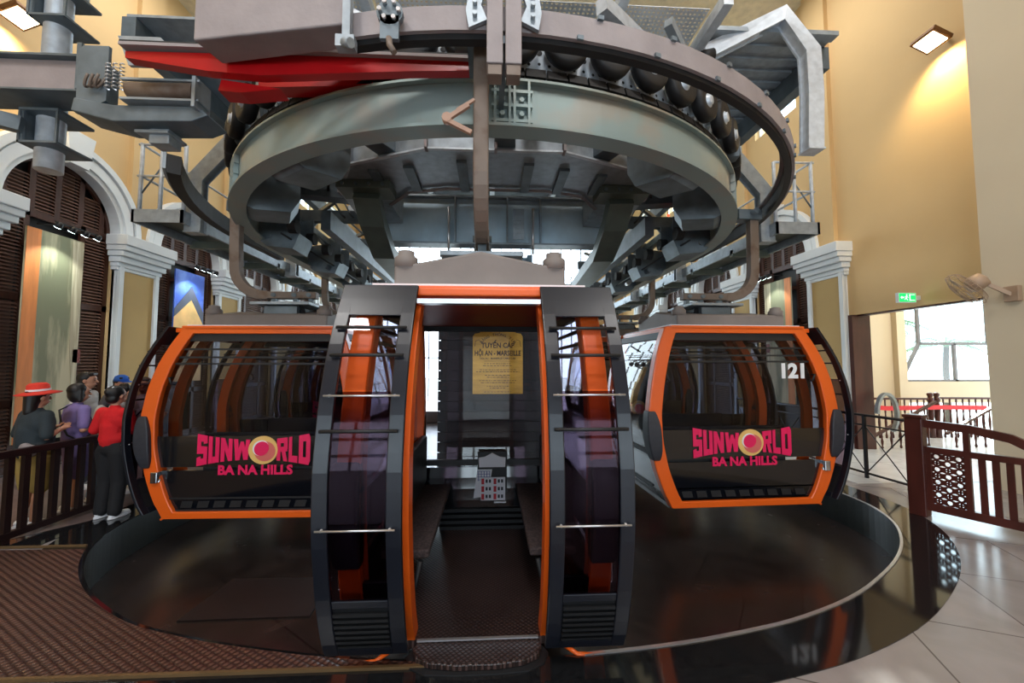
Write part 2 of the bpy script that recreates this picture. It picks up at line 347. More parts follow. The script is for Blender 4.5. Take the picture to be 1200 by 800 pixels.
# left: studded rubber mat, brass strips, stone tile, granite
pl = [p for p in pit if p[1] < 4.30 and p[0] < .1]
o = flat('floor', [(-7.8, 2.60), (-7.8, 4.30)] + offset(pl, .004) + [(.17, 2.53)], .0065, .018, 'mat'); o.name = 'rubber_mat'
tag(o, 'brown studded rubber mat on the floor left of the pit', 'mat')
mb = MB(); mb.beam((-7.8, 2.585, .013), (.17, 2.515, .013), .02, .02); mb.build('trim_3', 'bronze_strip')['kind'] = 'structure'
mb = MB(); mb.beam((-7.8, 4.315, .013), (-4.0, 4.315, .013), .02, .02); mb.build('trim_4', 'bronze_strip')['kind'] = 'structure'
o = MB().box(-XW, -4.5, 4.33, 15.9, .0005, .0075).build('floor', 'granite'); struct(o)
o = MB().prism([(-7.8, 4.5), (-4.95, 4.5), (-4.62, 5.0), (-4.62, 15), (-7.8, 15)], lambda p: (p[0], p[1], .006), lambda p: (p[0], p[1], .011)).build('floor', 'tile_l'); struct(o)
# dark granite apron in front of the pit
o = MB().prism([(-XW, .2), (-XW, 2.56), (-.3, 2.50), (.5, 2.50), (1.22, 2.36), (.2, 1.2), (-.6, .2)], lambda p: (p[0], p[1], .0005), lambda p: (p[0], p[1], .007)).build('floor', 'granite'); struct(o)
# side hall floor
struct(MB().box(XW + .3, 17, 4.5, 10.9, -.3, 0.001).build('floor', 'floor_w'))
struct(MB().box(5.6, XW + .3, 5.95, 10.4, 0.0003, .004).build('floor', 'floor_w'))
# dark hatch plate in the pit
mb = MB().prism([(-2.71, 3.76), (-1.59, 3.77), (-1.64, 4.43), (-2.66, 4.45)], lambda p: (p[0], p[1], PD), lambda p: (p[0], p[1], PD + .012))
tag(mb.build('hatch_plate', mat('dark_hatch_plate', (34, 26, 26), .5)), 'dark square hatch plate on the pit floor left of the central cabin', 'hatch')

# ---- walls
BAY = 3.1
def arch_poly(yc, hw, spring, n=24):
    return [(yc + hw * math.cos(PI * i / n), spring + hw * math.sin(PI * i / n)) for i in range(n + 1)]
LC = [7.7 + BAY * i for i in range(5)]; RC = [10.45 + BAY * i for i in range(4)]
HW, SPR = 1.05, 4.52
def arched_wall(name, side, cs, y0, y1, low_pieces):
    x0 = side * XW; x1 = side * (XW + .35); mb = MB()
    ys = [y0] + [(a + b) / 2 for a, b in zip(cs, cs[1:])] + [y1]
    for c, a, b in zip(cs, ys, ys[1:]):
        poly = [(a, 0), (a, 6.6), (b, 6.6), (b, 0), (c + HW, 0)] + arch_poly(c, HW, SPR) + [(c - HW, 0)]
        mb.prism(poly, lambda p: (x0, p[0], p[1]), lambda p: (x1, p[0], p[1]))
    for (a, b, c, d) in low_pieces: mb.box(min(x0, x1), max(x0, x1), a, b, c, d)
    # upper storey with clerestory openings
    cl = [(c - .8, c + .8) for c in cs if c > 9]
    edges = [-7] + [e for p in cl for e in p] + [23.5]
    for i in range(0, len(edges), 2): mb.box(min(x0, x1), max(x0, x1), edges[i], edges[i + 1], 6.6, 11)
    for a, b in cl: mb.box(min(x0, x1), max(x0, x1), a, b, 6.6, 8.5); mb.box(min(x0, x1), max(x0, x1), a, b, 9.8, 11)
    struct(mb.build(name, 'wall'))
    k = 0
    for a, b in cl:
        k += 1; fr = MB()
        xm = side * (XW + .15)
        for y in (a + .03, (a + b) / 2, b - .03): fr.box(xm - .03, xm + .03, y - .03, y + .03, 8.5, 9.8)
        for z in (8.53, 9.3, 9.77): fr.box(xm - .03, xm + .03, a, b, z - .03, z + .03)
        f = fr.build('window_%d' % (k + (10 if side > 0 else 0)), 'white'); struct(f)
        MB().box(xm - .005, xm + .005, a, b, 8.5, 9.8).build('pane', 'win', f)
arched_wall('wall_left', -1, LC, 6.15, 23.5, [(-7, 6.15, 0, 6.6)])
arched_wall('wall_right', 1, RC, 8.4, 23.5, [(-7, 5.8, 0, 6.6), (5.8, 8.4, 2.90, 6.6)])
struct(MB().box(-XW - .4, XW + .4, -7.3, 23.6, 11, 11.3).build('ceiling', 'ceil'))
mb = MB()
for a, b, c, d in ((-8.3, -6.5, 0, 11), (6.5, 8.3, 0, 11), (-6.5, 6.5, 0, .9), (-6.5, 6.5, 3.7, 11), (-2.5, -1.9, .9, 3.7), (1.9, 2.5, .9, 3.7)): mb.box(a, b, -7.3, -7, c, d)
struct(mb.build('wall_back', mat('dark_timber_wall', (70, 44, 34), .6)))
mb = MB()
for z in (1.7, 2.9):
    mb.box(-6.5, 6.5, -7.2, -7.12, z, z + .08)
for x in [-5.2, -3.9, -.7, .6, 3.6, 5]: mb.box(x, x + .07, -7.2, -7.12, .9, 3.7)
struct(mb.build('window_30', 'white'))
mb = MB()
for a, b, c, d in ((-8.3, -6.3, 0, 11), (6.3, 8.3, 0, 11), (-6.3, 6.3, 8.8, 11)): mb.box(a, b, 23.5, 23.8, c, d)
struct(mb.build('wall_front', 'wall'))
mb = MB()   # tall mullioned curtain at the portal
for i in range(-10, 11): mb.box(i * .6 - .03, i * .6 + .03, 23.55, 23.63, 0, 8.8)
for z in (2.2, 4.4, 6.6): mb.box(-6.3, 6.3, 23.55, 23.63, z, z + .08)
f = struct(mb.build('window_31', mat('pale_blue_window_frame', (150, 168, 186), .5)))
struct(flat('outdoor_ground', [(-60, 23.8), (-60, 90), (60, 90), (60, 23.8)], -1.2, -1.0, 'ground'))
struct(flat('outdoor_ground', [(17.3, -10), (60, -10), (60, 23.8), (17.3, 23.8)], -1.2, -1.0, 'ground'))

# ---- arch trims, shutters, pilasters
def fx(side, d): return side * (XW - d)      # d = how far it stands proud of the wall
def xbox(mb, side, d0, d1, y0, y1, z0, z1):
    a, b = fx(side, d0), fx(side, d1); return mb.box(min(a, b), max(a, b), y0, y1, z0, z1)
TN = [10]
def tname(): TN[0] += 1; return 'trim_%d' % TN[0]
def arch_trim(side, c):
    mb = MB(); n = 28
    for (r0, r1, d) in ((HW - .02, 1.42, .10), (1.12, 1.30, .14), (1.34, 1.46, .17)):
        prof = []
        vs = []; fs = []
        for i in range(n + 1):
            a = PI * i / n; cs, sn = math.cos(a), math.sin(a)
            for r, dd in ((r0, -.2), (r1, -.001), (r1, d), (r0, d)): vs.append((fx(side, dd), c + r * cs, SPR + r * sn))
        for i in range(n):
            for k in range(4): fs.append((4 * i + k, 4 * i + (k + 1) % 4, 4 * i + 4 + (k + 1) % 4, 4 * i + 4 + k))
        mb.add(vs, fs)
    ar = struct(mb.build(tname(), 'white'))
    # keystone
    k = MB(); a, b = fx(side, -.02), fx(side, .24)
    k.add([(a, c - .17, SPR + .98), (a, c + .17, SPR + .98), (a, c + .27, SPR + 1.62), (a, c - .27, SPR + 1.62), (b, c - .17, SPR + .98), (b, c + .17, SPR + .98), (b, c + .27, SPR + 1.62), (b, c - .27, SPR + 1.62)],
          [(0, 1, 2, 3), (7, 6, 5, 4), (0, 4, 5, 1), (1, 5, 6, 2), (2, 6, 7, 3), (3, 7, 4, 0)])
    k.build('keystone', 'white', ar, bevel=.01)
def pilaster(side, c, up=True):
    mb = MB(); xbox(mb, side, -.05, .06, c - .5, c + .5, 0, 3.9); xbox(mb, side, .05, .12, c - .5, c - .40, 0, 3.9); xbox(mb, side, .05, .12, c + .40, c + .5, 0, 3.9)
    xbox(mb, side, .05, .14, c - .5, c + .5, 0, .5)
    p = struct(mb.build(tname(), 'white'))
    q = MB(); xbox(q, side, .055, .075, c - .395, c + .395, .5, 3.8); q.build('painted_panel', 'panel', p)
    cp = MB()
    for i, (z0, z1, e) in enumerate(((3.80, 3.87, .10), (3.87, 3.96, .13), (3.96, 4.08, .20), (4.08, 4.19, .28), (4.19, 4.30, .34), (4.30, 4.52, .38))):
        xbox(cp, side, -.05, e, c - .5 - e * .45, c + .5 + e * .45, z0, z1)
    cp.build('capital', 'white', p, bevel=.015)
    if up:
        u = MB(); xbox(u, side, -.05, .10, c - .32, c + .32, 4.52, 11); u.build('upper_pilaster', 'wall', p)
def shutters(side, c, idx, open_mid):
    """brown louvred shutters filling the arch, set back in the opening"""
    fr = MB(); d = -.16; t = .05
    f0, f1 = fx(side, d), fx(side, d + t); lo, hi = min(f0, f1), max(f0, f1)
    for y in (-1.03, -.52, .44, .95): fr.box(lo, hi, c + y, c + y + .09, 0, SPR)
    for z in (0.0, 1.1, 2.9, SPR - .12): fr.box(lo, hi, c - 1.05, c + 1.05, z, z + .12)
    for i in range(-2, 3):
        h = math.sqrt(max(.01, HW * HW - (i * .42) ** 2)); fr.box(lo, hi, c + i * .42 - .05, c + i * .42 + .05, SPR, SPR + h)
    n = 24
    vs = []; fs = []
    for i in range(n + 1):
        a = PI * i / n
        for r, xx in ((HW - .09, lo), (HW + .01, lo), (HW + .01, hi), (HW - .09, hi)): vs.append((xx, c + r * math.cos(a), SPR + r * math.sin(a)))
    for i in range(n):
        for k in range(4): fs.append((4 * i + k, 4 * i + (k + 1) % 4, 4 * i + 4 + (k + 1) % 4, 4 * i + 4 + k))
    fr.add(vs, fs)
    w = struct(fr.build('window_%d' % idx, 'shutter'))
    def slats(y0, y1, z0, z1f, name):
        s = MB(); z = z0
        while z < z1f((y0 + y1) / 2):
            xa = fx(side, d + .02)
            s.add([(xa - side * .03, y0, z), (xa - side * .03, y1, z), (xa + side * .006, y1, z + .036), (xa + side * .006, y0, z + .036)], [(0, 1, 2, 3)]); s.add([(xa - side * .03, y0, z - .007), (xa - side * .03, y1, z - .007), (xa - side * .03, y1, z), (xa - side * .03, y0, z)], [(0, 1, 2, 3)])
            z += .062
        bk = fx(side, d - .05); s.add([(bk, y0, z0), (bk, y1, z0), (bk, y1, z), (bk, y0, z)], [(0, 1, 2, 3)])
        s.build(name, 'louvre', w)
    for y0, y1 in ((-.94, -.52), (.53, .95)) + (() if open_mid else ((-.43, .44),)):
        for z0, z1 in ((.12, 1.1), (1.22, 2.9), (3.02, SPR - .12)): slats(c + y0, c + y1, z0, lambda y, z1=z1: z1 - .03, 'louvre_panel')
    for i in range(-2, 2):
        y0, y1 = c + i * .42 + .05, c + (i + 1) * .42 - .05; ym = abs(i * .42 + .21)
        slats(y0, y1, SPR + .02, lambda y, ym=ym: SPR + math.sqrt(HW * HW - (ym + .16) ** 2) - .06, 'louvre_panel')
    bk = MB(); x = fx(side, d - .09); bk.box(min(x, x - .02), max(x, x - .02), c - 1.2, c + 1.2, 0, SPR + 1.2); bk.build('backing_board', 'blackm', w)
for i, c in enumerate(LC): arch_trim(-1, c); shutters(-1, c, 40 + i, i < 2)
for i, c in enumerate([6.15] + [c + BAY / 2 for c in LC[:-1]]): pilaster(-1, c)
for i, c in enumerate(RC): arch_trim(1, c); shutters(1, c, 50 + i, i < 1)
for i, c in enumerate([8.9] + [c + BAY / 2 for c in RC[:-1]]): pilaster(1, c)
# right pier in front of the side passage
mb = MB(); mb.box(XW - .5, XW + .02, 4.4, 5.6, 0, 11); struct(mb.build(tname(), 'wall_pale'))
mb = MB(); mb.box(XW - .25, XW + .02, 3.4, 4.4, 0, 11); struct(mb.build(tname(), 'wall'))
# brown door frame round the passage opening
mb = MB(); mb.box(XW - .03, XW + .38, 8.3, 8.4, 0, 2.90); mb.box(XW - .03, XW + .38, 5.8, 5.87, 0, 2.90); mb.box(XW + .1, XW + .25, 5.8, 8.4, 2.87, 2.91)
struct(mb.build('door_1', 'wood'))

# ---- side hall with the big window
WY = 10.75
mb = MB()
X0, X1, Z0, Z1 = 11.5, 15.6, 1.34, 4.3
mb.box(XW + .35, X0, WY, WY + .25, 0, 5); mb.box(X1, 17.2, WY, WY + .25, 0, 5); mb.box(X0, X1, WY, WY + .25, .75, Z0); mb.box(X0, X1, WY, WY + .25, Z1, 5)
mb.box(X0 - .15, X0 + .1, WY - .15, WY, 0, 5)
struct(mb.build('wall_side', 'wall_pale'))
struct(MB().box(17, 17.25, 4.4, 6.4, 0, 5).build('wall_side', 'wall_pale'))
struct(MB().box(XW + .35, 17.2, 4.3, 4.5, 0, 5).build('wall_side', 'wall_pale'))
struct(MB().box(XW + .3, 17.2, 4.3, 11, 5, 5.2).build('ceiling', 'ceil'))
fr = MB()
def bar(a, b, t=.07): fr.beam((a[0], WY + .08, a[1]), (b[0], WY + .08, b[1]), t, t, up=(0, 1, 0))
yl, yr = X0 + .03, X1 - .03
bar((yl, Z0), (yl, Z1)); bar((yr, Z0), (yr, Z1)); bar((yl, Z0 + .02), (yr, Z0 + .02)); bar((yl, Z1), (yr, Z1))
xa, xb, zm, zt = X0 + .72, 14.35, 2.42, 3.25
bar((xa, zm), (xa, Z1)); bar((xb, zm), (xb, Z1)); bar((xa, zm), (xb, zm)); bar((xa, zm), (yl + .1, Z0)); bar((xb, zm), (yr - .1, Z0)); bar(((xa + xb) / 2, zm), ((xa + xb) / 2, Z0)); bar((yl, 3.45), (xa, 3.45)); bar((xb, 3.45), (yr, 3.45))
w1 = struct(fr.build('window_1', mat('grey_window_frame', (110, 104, 104), .5)))
MB().box(X0, X1, WY + .11, WY + .118, Z0, Z1).build('pane', 'win', w1)
mb = MB()   # narrow window in the wall left of it
mb.box(9.6, 9.65, WY - .03, WY, 1.35, 3.7); struct(mb.build('trim_60', 'white'))

# palms outside
def palm(x, y, h, label, rot):
    t = thing('palm_tree', label, 'palm tree', (x, y, -1.0))
    MB().tube([(x, y, -1), (x + .05, y, h * .5), (x + .12, y, h - 1)], .12, 10, r2=.08).build('trunk', 'trunk', t)
    for k in range(11):
        a = rot + 2 * PI * k / 11 + random.uniform(-.15, .15); mb = MB(); L = random.uniform(1.7, 2.2); up = random.uniform(.35, 1.0)
        pts = []
        for i in range(11):
            s = i / 10; rr = L * s; pts.append(Vector((x + .12 + rr * math.cos(a), y + rr * math.sin(a), h - 1 + up * s * 1.6 - 1.7 * s * s)))
        mb.tube(pts, .02, 5, r2=.006)
        side = Vector((-math.sin(a), math.cos(a), 0))
        for i in range(40):
            s = .12 + .86 * i / 40; j = s * 10; p = pts[int(j)].lerp(pts[min(10, int(j) + 1)], j - int(j)); d = (pts[min(10, int(j) + 1)] - pts[int(j)]).normalized()
            for sg in (-1, 1):
                ll = .55 * math.sin(PI * min(1, s * .9 + .1)) + .1
                e = p + side * sg * ll * .75 + d * ll * .5 + Vector((0, 0, -ll * .35)); wv = d * .018
                mb.add([p - wv, p + wv, e], [(0, 1, 2)])
        mb.build('frond', 'leaf', t)
palm(13.4, 13.6, 4.2, 'palm tree outside the side window, the left of two', .2)
palm(18.7, 15.6, 3.6, 'palm tree outside the side window, the right of two', .9)

# ================================================================== CABLE STATION MACHINERY
CY = 6.86
def upath(Rr, Yend, t0=-90, t1=90, step=3.0, sL=True, sR=True):
    pts = []
    if t0 <= -90 and sL:
        pts.append((-Rr, Yend))
    n = max(2, int(round((t1 - t0) / step)))
    for i in range(n + 1):
        t = R(t0 + (t1 - t0) * i / n); pts.append((Rr * math.sin(t), CY - Rr * math.cos(t)))
    if t1 >= 90 and sR: pts.append((Rr, Yend))
    return pts
def urail(mb, r0, r1, z0, z1, Yend=19, t0=-90, t1=90, **k):
    A = upath(r0, Yend, t0, t1, **k); B = upath(r1, Yend, t0, t1, **k); n = len(A)
    vs = []
    for a, b in zip(A, B): vs += [(a[0], a[1], z0), (b[0], b[1], z0), (b[0], b[1], z1), (a[0], a[1], z1)]
    fs = [(3, 2, 1, 0), (4 * n - 4, 4 * n - 3, 4 * n - 2, 4 * n - 1)]
    for i in range(n - 1):
        for k2 in range(4): fs.append((4 * i + k2, 4 * i + (k2 + 1) % 4, 4 * i + 4 + (k2 + 1) % 4, 4 * i + 4 + k2))
    return mb.add(vs, fs)
def pol(t, r, z): return Vector((r * math.sin(R(t)), CY - r * math.cos(R(t)), z))
def frame_at(t, r, z):   # local x = tangent, y = outward, z up
    out = Vector((math.sin(R(t)), -math.cos(R(t)), 0)); tan = Vector((math.cos(R(t)), math.sin(R(t)), 0))
    m = Matrix.Identity(4)
    for i in range(3): m[i][0] = tan[i]; m[i][1] = out[i]; m[i][2] = (0, 0, 1)[i]; m[i][3] = pol(t, r, z)[i]
    return m
ZB, ZT = 3.75, 4.14
gr = thing('guide_rail', 'grey green steel guide rail looping low above the cabins', 'rail', (0, CY - 3.66, ZB))
mb = MB(); urail(mb, 3.64, 3.67, ZB, ZT); mb.build('rail_web', 'ring', gr)
mb = MB(); urail(mb, 3.54, 3.73, ZB - .012, ZB + .014); mb.build('lower_flange', 'ring', gr)
mb = MB(); urail(mb, 3.54, 3.72, ZT - .01, ZT + .012); mb.build('upper_flange', 'ring', gr)
for t in (2.6, -52, 55):
    mb = MB(); X = frame_at(t, 3.67, 0)
    for u in (-.14, -.02, .02, .14): mb.box(u - .01, u + .01, 0, .05, ZB, ZT, X)
    for z in (ZB + .03, ZB + .16, ZB + .28): mb.box(-.17, .17, 0.0, .045, z, z + .025, X)
    for u in (-.08, .08):
        for z in (ZB + .1, ZB + .22): mb.add([(u + .022 * math.cos(k * PI / 3), .05, z + .022 * math.sin(k * PI / 3)) for k in range(6)] + [(u + .022 * math.cos(k * PI / 3), .0, z + .022 * math.sin(k * PI / 3)) for k in range(6)], [tuple(range(6))] + [(i, (i + 1) % 6, (i + 1) % 6 + 6, i + 6) for i in range(6)], X=X)
    mb.build('rail_joint', 'ring', gr)
# trapezoid brackets beneath the rail, inner side
def bracket(a, w=.5, name='rail_bracket', par=gr):
    mb = MB(); x, y, s = a
    poly = [(0, ZT), (0, ZB + .02), (.12, ZB - .1), (.52, ZB - .14), (.62, ZB + .1), (.62, ZT + .1)]
    for yy in (y, y + w - .02):
        mb.prism(poly, lambda p: (x - s * p[0], yy, p[1]), lambda p: (x - s * p[0], yy + .02, p[1]))
    for (p, q) in zip(poly[1:], poly[2:5]):
        mb.add([(x - s * p[0], y, p[1]), (x - s * q[0], y, q[1]), (x - s * q[0], y + w, q[1]), (x - s * p[0], y + w, p[1])], [(0, 1, 2, 3)])
    for (dx, dz) in ((.16, 0), (.46, -.02)):
        mb.tube([(x - s * dx, y - .02, ZB + dz + .05), (x - s * dx, y, ZB + dz + .05)], .035, 8)
    mb.build(name, 'dk', par)
for s in (-1, 1):
    for y in (6.3, 8.0, 9.7, 11.4, 13.1): bracket((s * 3.6, y, s))
for t in (-62, 62, -36, 36):
    X = frame_at(t, 3.6, 0); mb = MB()
    poly = [(0, ZT), (0, ZB + .04), (-.15, ZB - .02), (-.55, ZB + .02), (-.65, ZB + .2), (-.65, ZT + .1)]
    for u in (-.25, .23): mb.prism(poly, lambda p: X @ Vector((u, p[0], p[1])), lambda p: X @ Vector((u + .02, p[0], p[1])))
    for (p, q) in zip(poly[1:], poly[2:5]): mb.add([(-.25, p[0], p[1]), (-.25, q[0], q[1]), (.25, q[0], q[1]), (.25, p[0], p[1])], [(0, 1, 2, 3)], X=X)
    mb.build('rail_bracket', 'dk', gr)

# outer guide rail (box section), open towards the left where the cover box sits
og = thing('outer_guide_rail', 'mauve grey outer guide rail curving above and in front of the tyres', 'rail', (0, CY - 4.3, 3.84))
mb = MB(); urail(mb, 4.29, 4.32, 4.02, 4.19, Yend=8.2, t0=-13); urail(mb, 4.18, 4.30, 4.16, 4.19, Yend=8.2, t0=-13); mb.build('rail_face', 'mauve', og)
mb = MB(); urail(mb, 4.22, 4.285, 3.985, 4.155, Yend=8.2, t0=-13); mb.build('guide_lining', 'rubber', og)
ot = thing('curved_guide_tail', 'black curved guide rail dropping away below the drive unit on the left', 'rail', (-4.2, 6, 3.93))
mb = MB(); urail(mb, 4.29, 4.32, 3.95, 4.15, Yend=8.2, t0=-90, t1=-56, sR=False); mb.build('rail_face', 'galv', ot)
mb = MB(); urail(mb, 4.16, 4.285, 3.91, 4.12, Yend=8.2, t0=-90, t1=-56, sR=False); mb.build('guide_lining', 'rubber', ot)
for t in list(range(8, 60, 8)):
    for z in (4.02, 4.19):
        X = frame_at(t + (2 if z > 4.1 else 0), 4.33, z); MB().box(-.022, .022, -.012, .008, -.012, .018, X).build('clip', 'dk', og)
# the curved black tail ends with pale outer skin
# tyre conveyor
tc = thing('tyre_conveyor', 'row of black driving tyres in a curve over the guide rail', 'tyre conveyor', (0, CY - 3.6, 4.2))
mb = MB(); urail(mb, 3.56, 3.60, 4.26, 4.37, Yend=7.2)
STEP = 6.5; TT = [STEP * (i + .5) for i in range(-14, 14)]
for i in range(-14, 15):
    X = frame_at(i * STEP, 3.60, 0)
    mb.prism([(-.17, 4.32), (-.07, 4.54), (-.06, 4.78), (.06, 4.78), (.07, 4.54), (.17, 4.32)], lambda p: X @ Vector((p[0], -.03, p[1])), lambda p: X @ Vector((p[0], .0, p[1])))
mb.build('mounting_plate', 'galv_lt', tc)
mb = MB()
for i in range(-14, 15):
    X = frame_at(i * STEP, 3.60, 0)
    for u, z, rr in ((0, 4.48, .028), (-.09, 4.37, .014), (.09, 4.37, .014), (0, 4.38, .014), (0, 4.58, .014), (-.14, 4.30, .016), (.14, 4.30, .016)):
        mb.add([(u + rr * math.cos(k * PI / 5), .003, z + rr * math.sin(k * PI / 5)) for k in range(10)], [tuple(range(10))], X=X)
mb.build('plate_hole', 'blackm', tc)['kind'] = 'stuff'
def ring_prof(): return [(.085, -.05), (.16, -.065), (.188, -.045), (.195, 0), (.188, .045), (.16, .065), (.085, .05)]
for t in TT:
    X = frame_at(t, 3.72, 4.48) @ Matrix.Rotation(R(-90), 4, 'X')
    ty = MB().lathe(ring_prof(), 24, X).build('tyre', 'rubber', tc)
    mb = MB(); mb.lathe([(.02, .075), (.05, .075), (.05, .052), (.088, .048), (.088, -.06), (.02, -.06)], 20, X)
    mb.build('wheel_hub', 'galv_lt', ty)
# black friction pads running over the rail
mb = None
pads = []
for i in range(-30, 31):
    t = i * 2.9; X = frame_at(t, 3.67, 4.235); mb = MB()
    mb.add([(-.085, -.035, -.045), (.085, -.035, -.045), (.085, .03, -.045), (-.085, .03, -.045), (-.085, -.035, .045), (.085, -.035, .045), (.085, .0, .045), (-.085, .0, .045)],
           [(0, 3, 2, 1), (4, 5, 6, 7), (0, 1, 5, 4), (1, 2, 6, 5), (2, 3, 7, 6), (3, 0, 4, 7)], X=X); mb.build('guide_pad', 'rubber', tc)
mb = MB(); urail(mb, 3.57, 3.59, 4.155, 4.26, Yend=7.2); mb.build('pad_backing', 'galv_lt', tc)

# central hanger clamp of twin boxes
ch = thing('hanging_clamp', 'twin mauve steel bars hanging at the middle of the rail, bolted collar round them', 'steel column', (.08, 2.5, 3.6))
for x in (.02, .14): MB().box(x - .052, x + .052, 2.44, 2.56, 3.72, 5.7).build('bar', 'mauve', ch, bevel=.006)
for x in (.02, .14): MB().box(x - .045, x + .045, 2.45, 2.55, 3.65, 3.72).build('foot_block', 'brown', ch, bevel=.004)
for s in (-1, 1):
    mb = MB(); x = .08 + s * .17
    mb.prism([(-.06, 4.06), (.06, 4.0), (.08, 4.12), (.06, 4.24), (-.06, 4.30), (-.02, 4.16)], lambda p: (x + s * p[0], 2.50, p[1]), lambda p: (x + s * p[0], 2.53, p[1]))
    for z in (4.08, 4.16, 4.23): mb.tube([(x + s * .02, 2.47, z), (x + s * .02, 2.53, z)], .015, 8)
    mb.build('collar_plate', 'galv', ch)
mb = MB(); mb.box(.08 - .02, .08 + .02, 2.5, 3.3, 3.9, 3.95); mb.build('link', 'dk', ch)

# big cover box, left
cb = thing('cover_box', 'wide mauve grey steel cover box at the upper left of the rail', 'steel box', (-1.55, 2.7, 3.95))
mb = MB(); A = [(-2.05, 2.74, 4.03), (-.98, 2.62, 4.09), (-.98, 2.62, 4.30), (-2.05, 2.74, 4.40)]
B = [(-2.02, 3.0, 4.06), (-.98, 2.86, 4.12), (-.98, 2.86, 4.30), (-2.02, 3.0, 4.40)]
mb.add([Vector(p) for p in A + B], [(0, 1, 2, 3), (7, 6, 5, 4), (0, 4, 5, 1), (1, 5, 6, 2), (2, 6, 7, 3), (3, 7, 4, 0)]); mb.build('front_sheet', 'mauve', cb, bevel=.012)
mb = MB(); mb.beam((-.96, 2.6, 3.90), (-.96, 2.6, 4.7), .05, .06); mb.box(-1.02, -.9, 2.55, 2.62, 3.88, 3.96); mb.tube([(-.96, 2.55, 3.9), (-.9, 2.5, 3.86)], .03, 8); mb.build('edge_post', 'galv', cb)
# small pipe manifold beside it
pm = thing('bolted_bracket', 'small round bolted bracket on the rail between cover box and clamp', 'bracket', (-.66, 2.5, 4.0))
mb = MB(); X = Matrix.Translation((-.66, 2.52, 4.08)) @ Matrix.Rotation(R(90), 4, 'X'); mb.lathe([(.085, -.02), (.085, .02)], 16, X, False); mb.box(-.72, -.60, 2.50, 2.53, 3.9, 4.06); mb.build('bracket_plate', 'dk', pm)
for k in range(6): MB().tube([(-.66 + .06 * math.cos(k * PI / 3), 2.47, 4.08 + .06 * math.sin(k * PI / 3)), (-.66 + .06 * math.cos(k * PI / 3), 2.5, 4.08 + .06 * math.sin(k * PI / 3))], .014, 8).build('bolt', 'alu', pm)
MB().tube([(-.66, 2.5, 3.9), (-.65, 2.48, 3.84), (-.62, 2.48, 3.79)], .02, 8).build('hook', 'brown', pm)

# red rail
rr = thing('red_rail', 'long red tapered safety beam crossing in front of the tyres', 'beam', (-1.35, 3.08, 4.1))
mb = MB(); mb.prism([(-2.74, 4.10), (-2.74, 4.15), (.0, 4.19), (.0, 4.11), (-.6, 4.08), (-1.75, 4.0), (-2.15, 4.02)], lambda p: (p[0], 3.02, p[1]), lambda p: (p[0], 3.10, p[1])); mb.build('beam_web', 'red', rr)
mb = MB(); mb.box(-2.76, .02, 2.98, 3.14, 4.172, 4.196); mb.build('top_strip', 'mauve', rr)
mb = MB(); mb.box(-2.76, .02, 2.985, 3.13, 4.197, 4.212); mb.build('rubber_strip', 'rubber', rr)
mb = MB(); mb.prism([(-2.1, 4.02), (-1.65, 3.96), (-1.95, 3.92), (-2.12, 3.93)], lambda p: (p[0], 3.11, p[1]), lambda p: (p[0], 3.25, p[1])); mb.build('corner_gusset', 'red', rr)
r2 = thing('red_support', 'red steel frame behind the cover box', 'frame', (-1.0, 3.35, 4.25))
mb = MB(); mb.beam((-2.0, 3.5, 4.25), (0.0, 3.3, 4.22), .14, .12); mb.build('cross_beam', 'red', r2)
mb = MB(); mb.prism([(-1.75, 4.2), (-1.3, 4.36), (-.8, 4.36), (-.3, 4.28), (-.3, 4.2)], lambda p: (p[0], 3.22, p[1]), lambda p: (p[0], 3.28, p[1])); mb.build('web_plate', 'red', r2)
for x in (-1.15, -.55):
    mb = MB(); mb.beam((x, 3.25, 4.3), (x, 4.0, 4.4), .1, .1); mb.build('stub', 'red', r2)

# left support: horizontal beam, post, drive unit
lb = thing('side_beam', 'heavy grey box beam entering from the left wall', 'beam', (-4.8, 3.95, 4.4))
MB().box(-7.9, -3.78, 3.82, 4.02, 4.34, 4.66).build('box_beam', 'mauve', lb, bevel=.01)
mb = MB(); mb.box(-7.9, -3.78, 3.76, 4.08, 4.66, 4.68); mb.box(-7.9, -3.78, 3.76, 4.08, 4.325, 4.342); mb.build('flange', 'dk', lb)
mb = MB(); mb.box(-3.80, -3.76, 3.72, 4.10, 4.32, 4.76); mb.build('end_plate', 'dk', lb)
pt = thing('hanging_post', 'thick round steel post hanging at the left edge', 'post', (-4.40, 4.0, 3.78))
MB().tube([(-4.43, 4.15, 3.74), (-4.43, 4.15, 11)], .105, 20).build('pipe', 'galv_lt', pt)
for z in (5.55, 4.26):
    mb = MB(); mb.box(-4.55, -4.19, 3.97, 4.33, z, z + .025); mb.box(-4.55, -4.19, 3.97, 4.33, z - .32, z - .30)
    for x in (-4.53, -4.22): mb.box(x, x + .02, 3.98, 4.0, z - .32, z)
    mb.box(-4.55, -4.53, 3.97, 4.33, z - .32, z)
    mb.build('clamp_plate', 'dk', pt)
mb = MB(); mb.beam((-5.9, 3.3, 4.25), (-4.5, 3.97, 4.1), .10, .14); mb.build('angle_brace', 'dk', pt)
mb = MB(); mb.box(-4.6, -4.3, 3.98, 4.32, 5.58, 6.2); mb.build('top_housing', 'galv', pt, bevel=.02)
du = thing('drive_unit', 'grey drive unit with roller and springs at the left end of the outer rail', 'machine', (-3.1, 3.8, 4.1))
mb = MB()
mb.prism([(-3.76, 4.08), (-3.40, 3.99), (-2.72, 4.01), (-2.58, 4.07), (-2.66, 4.15), (-3.4, 4.14), (-3.74, 4.20)], lambda p: (p[0], 3.66, p[1]), lambda p: (p[0], 3.95, p[1])); mb.build('base_tray', 'dk', du, bevel=.01)
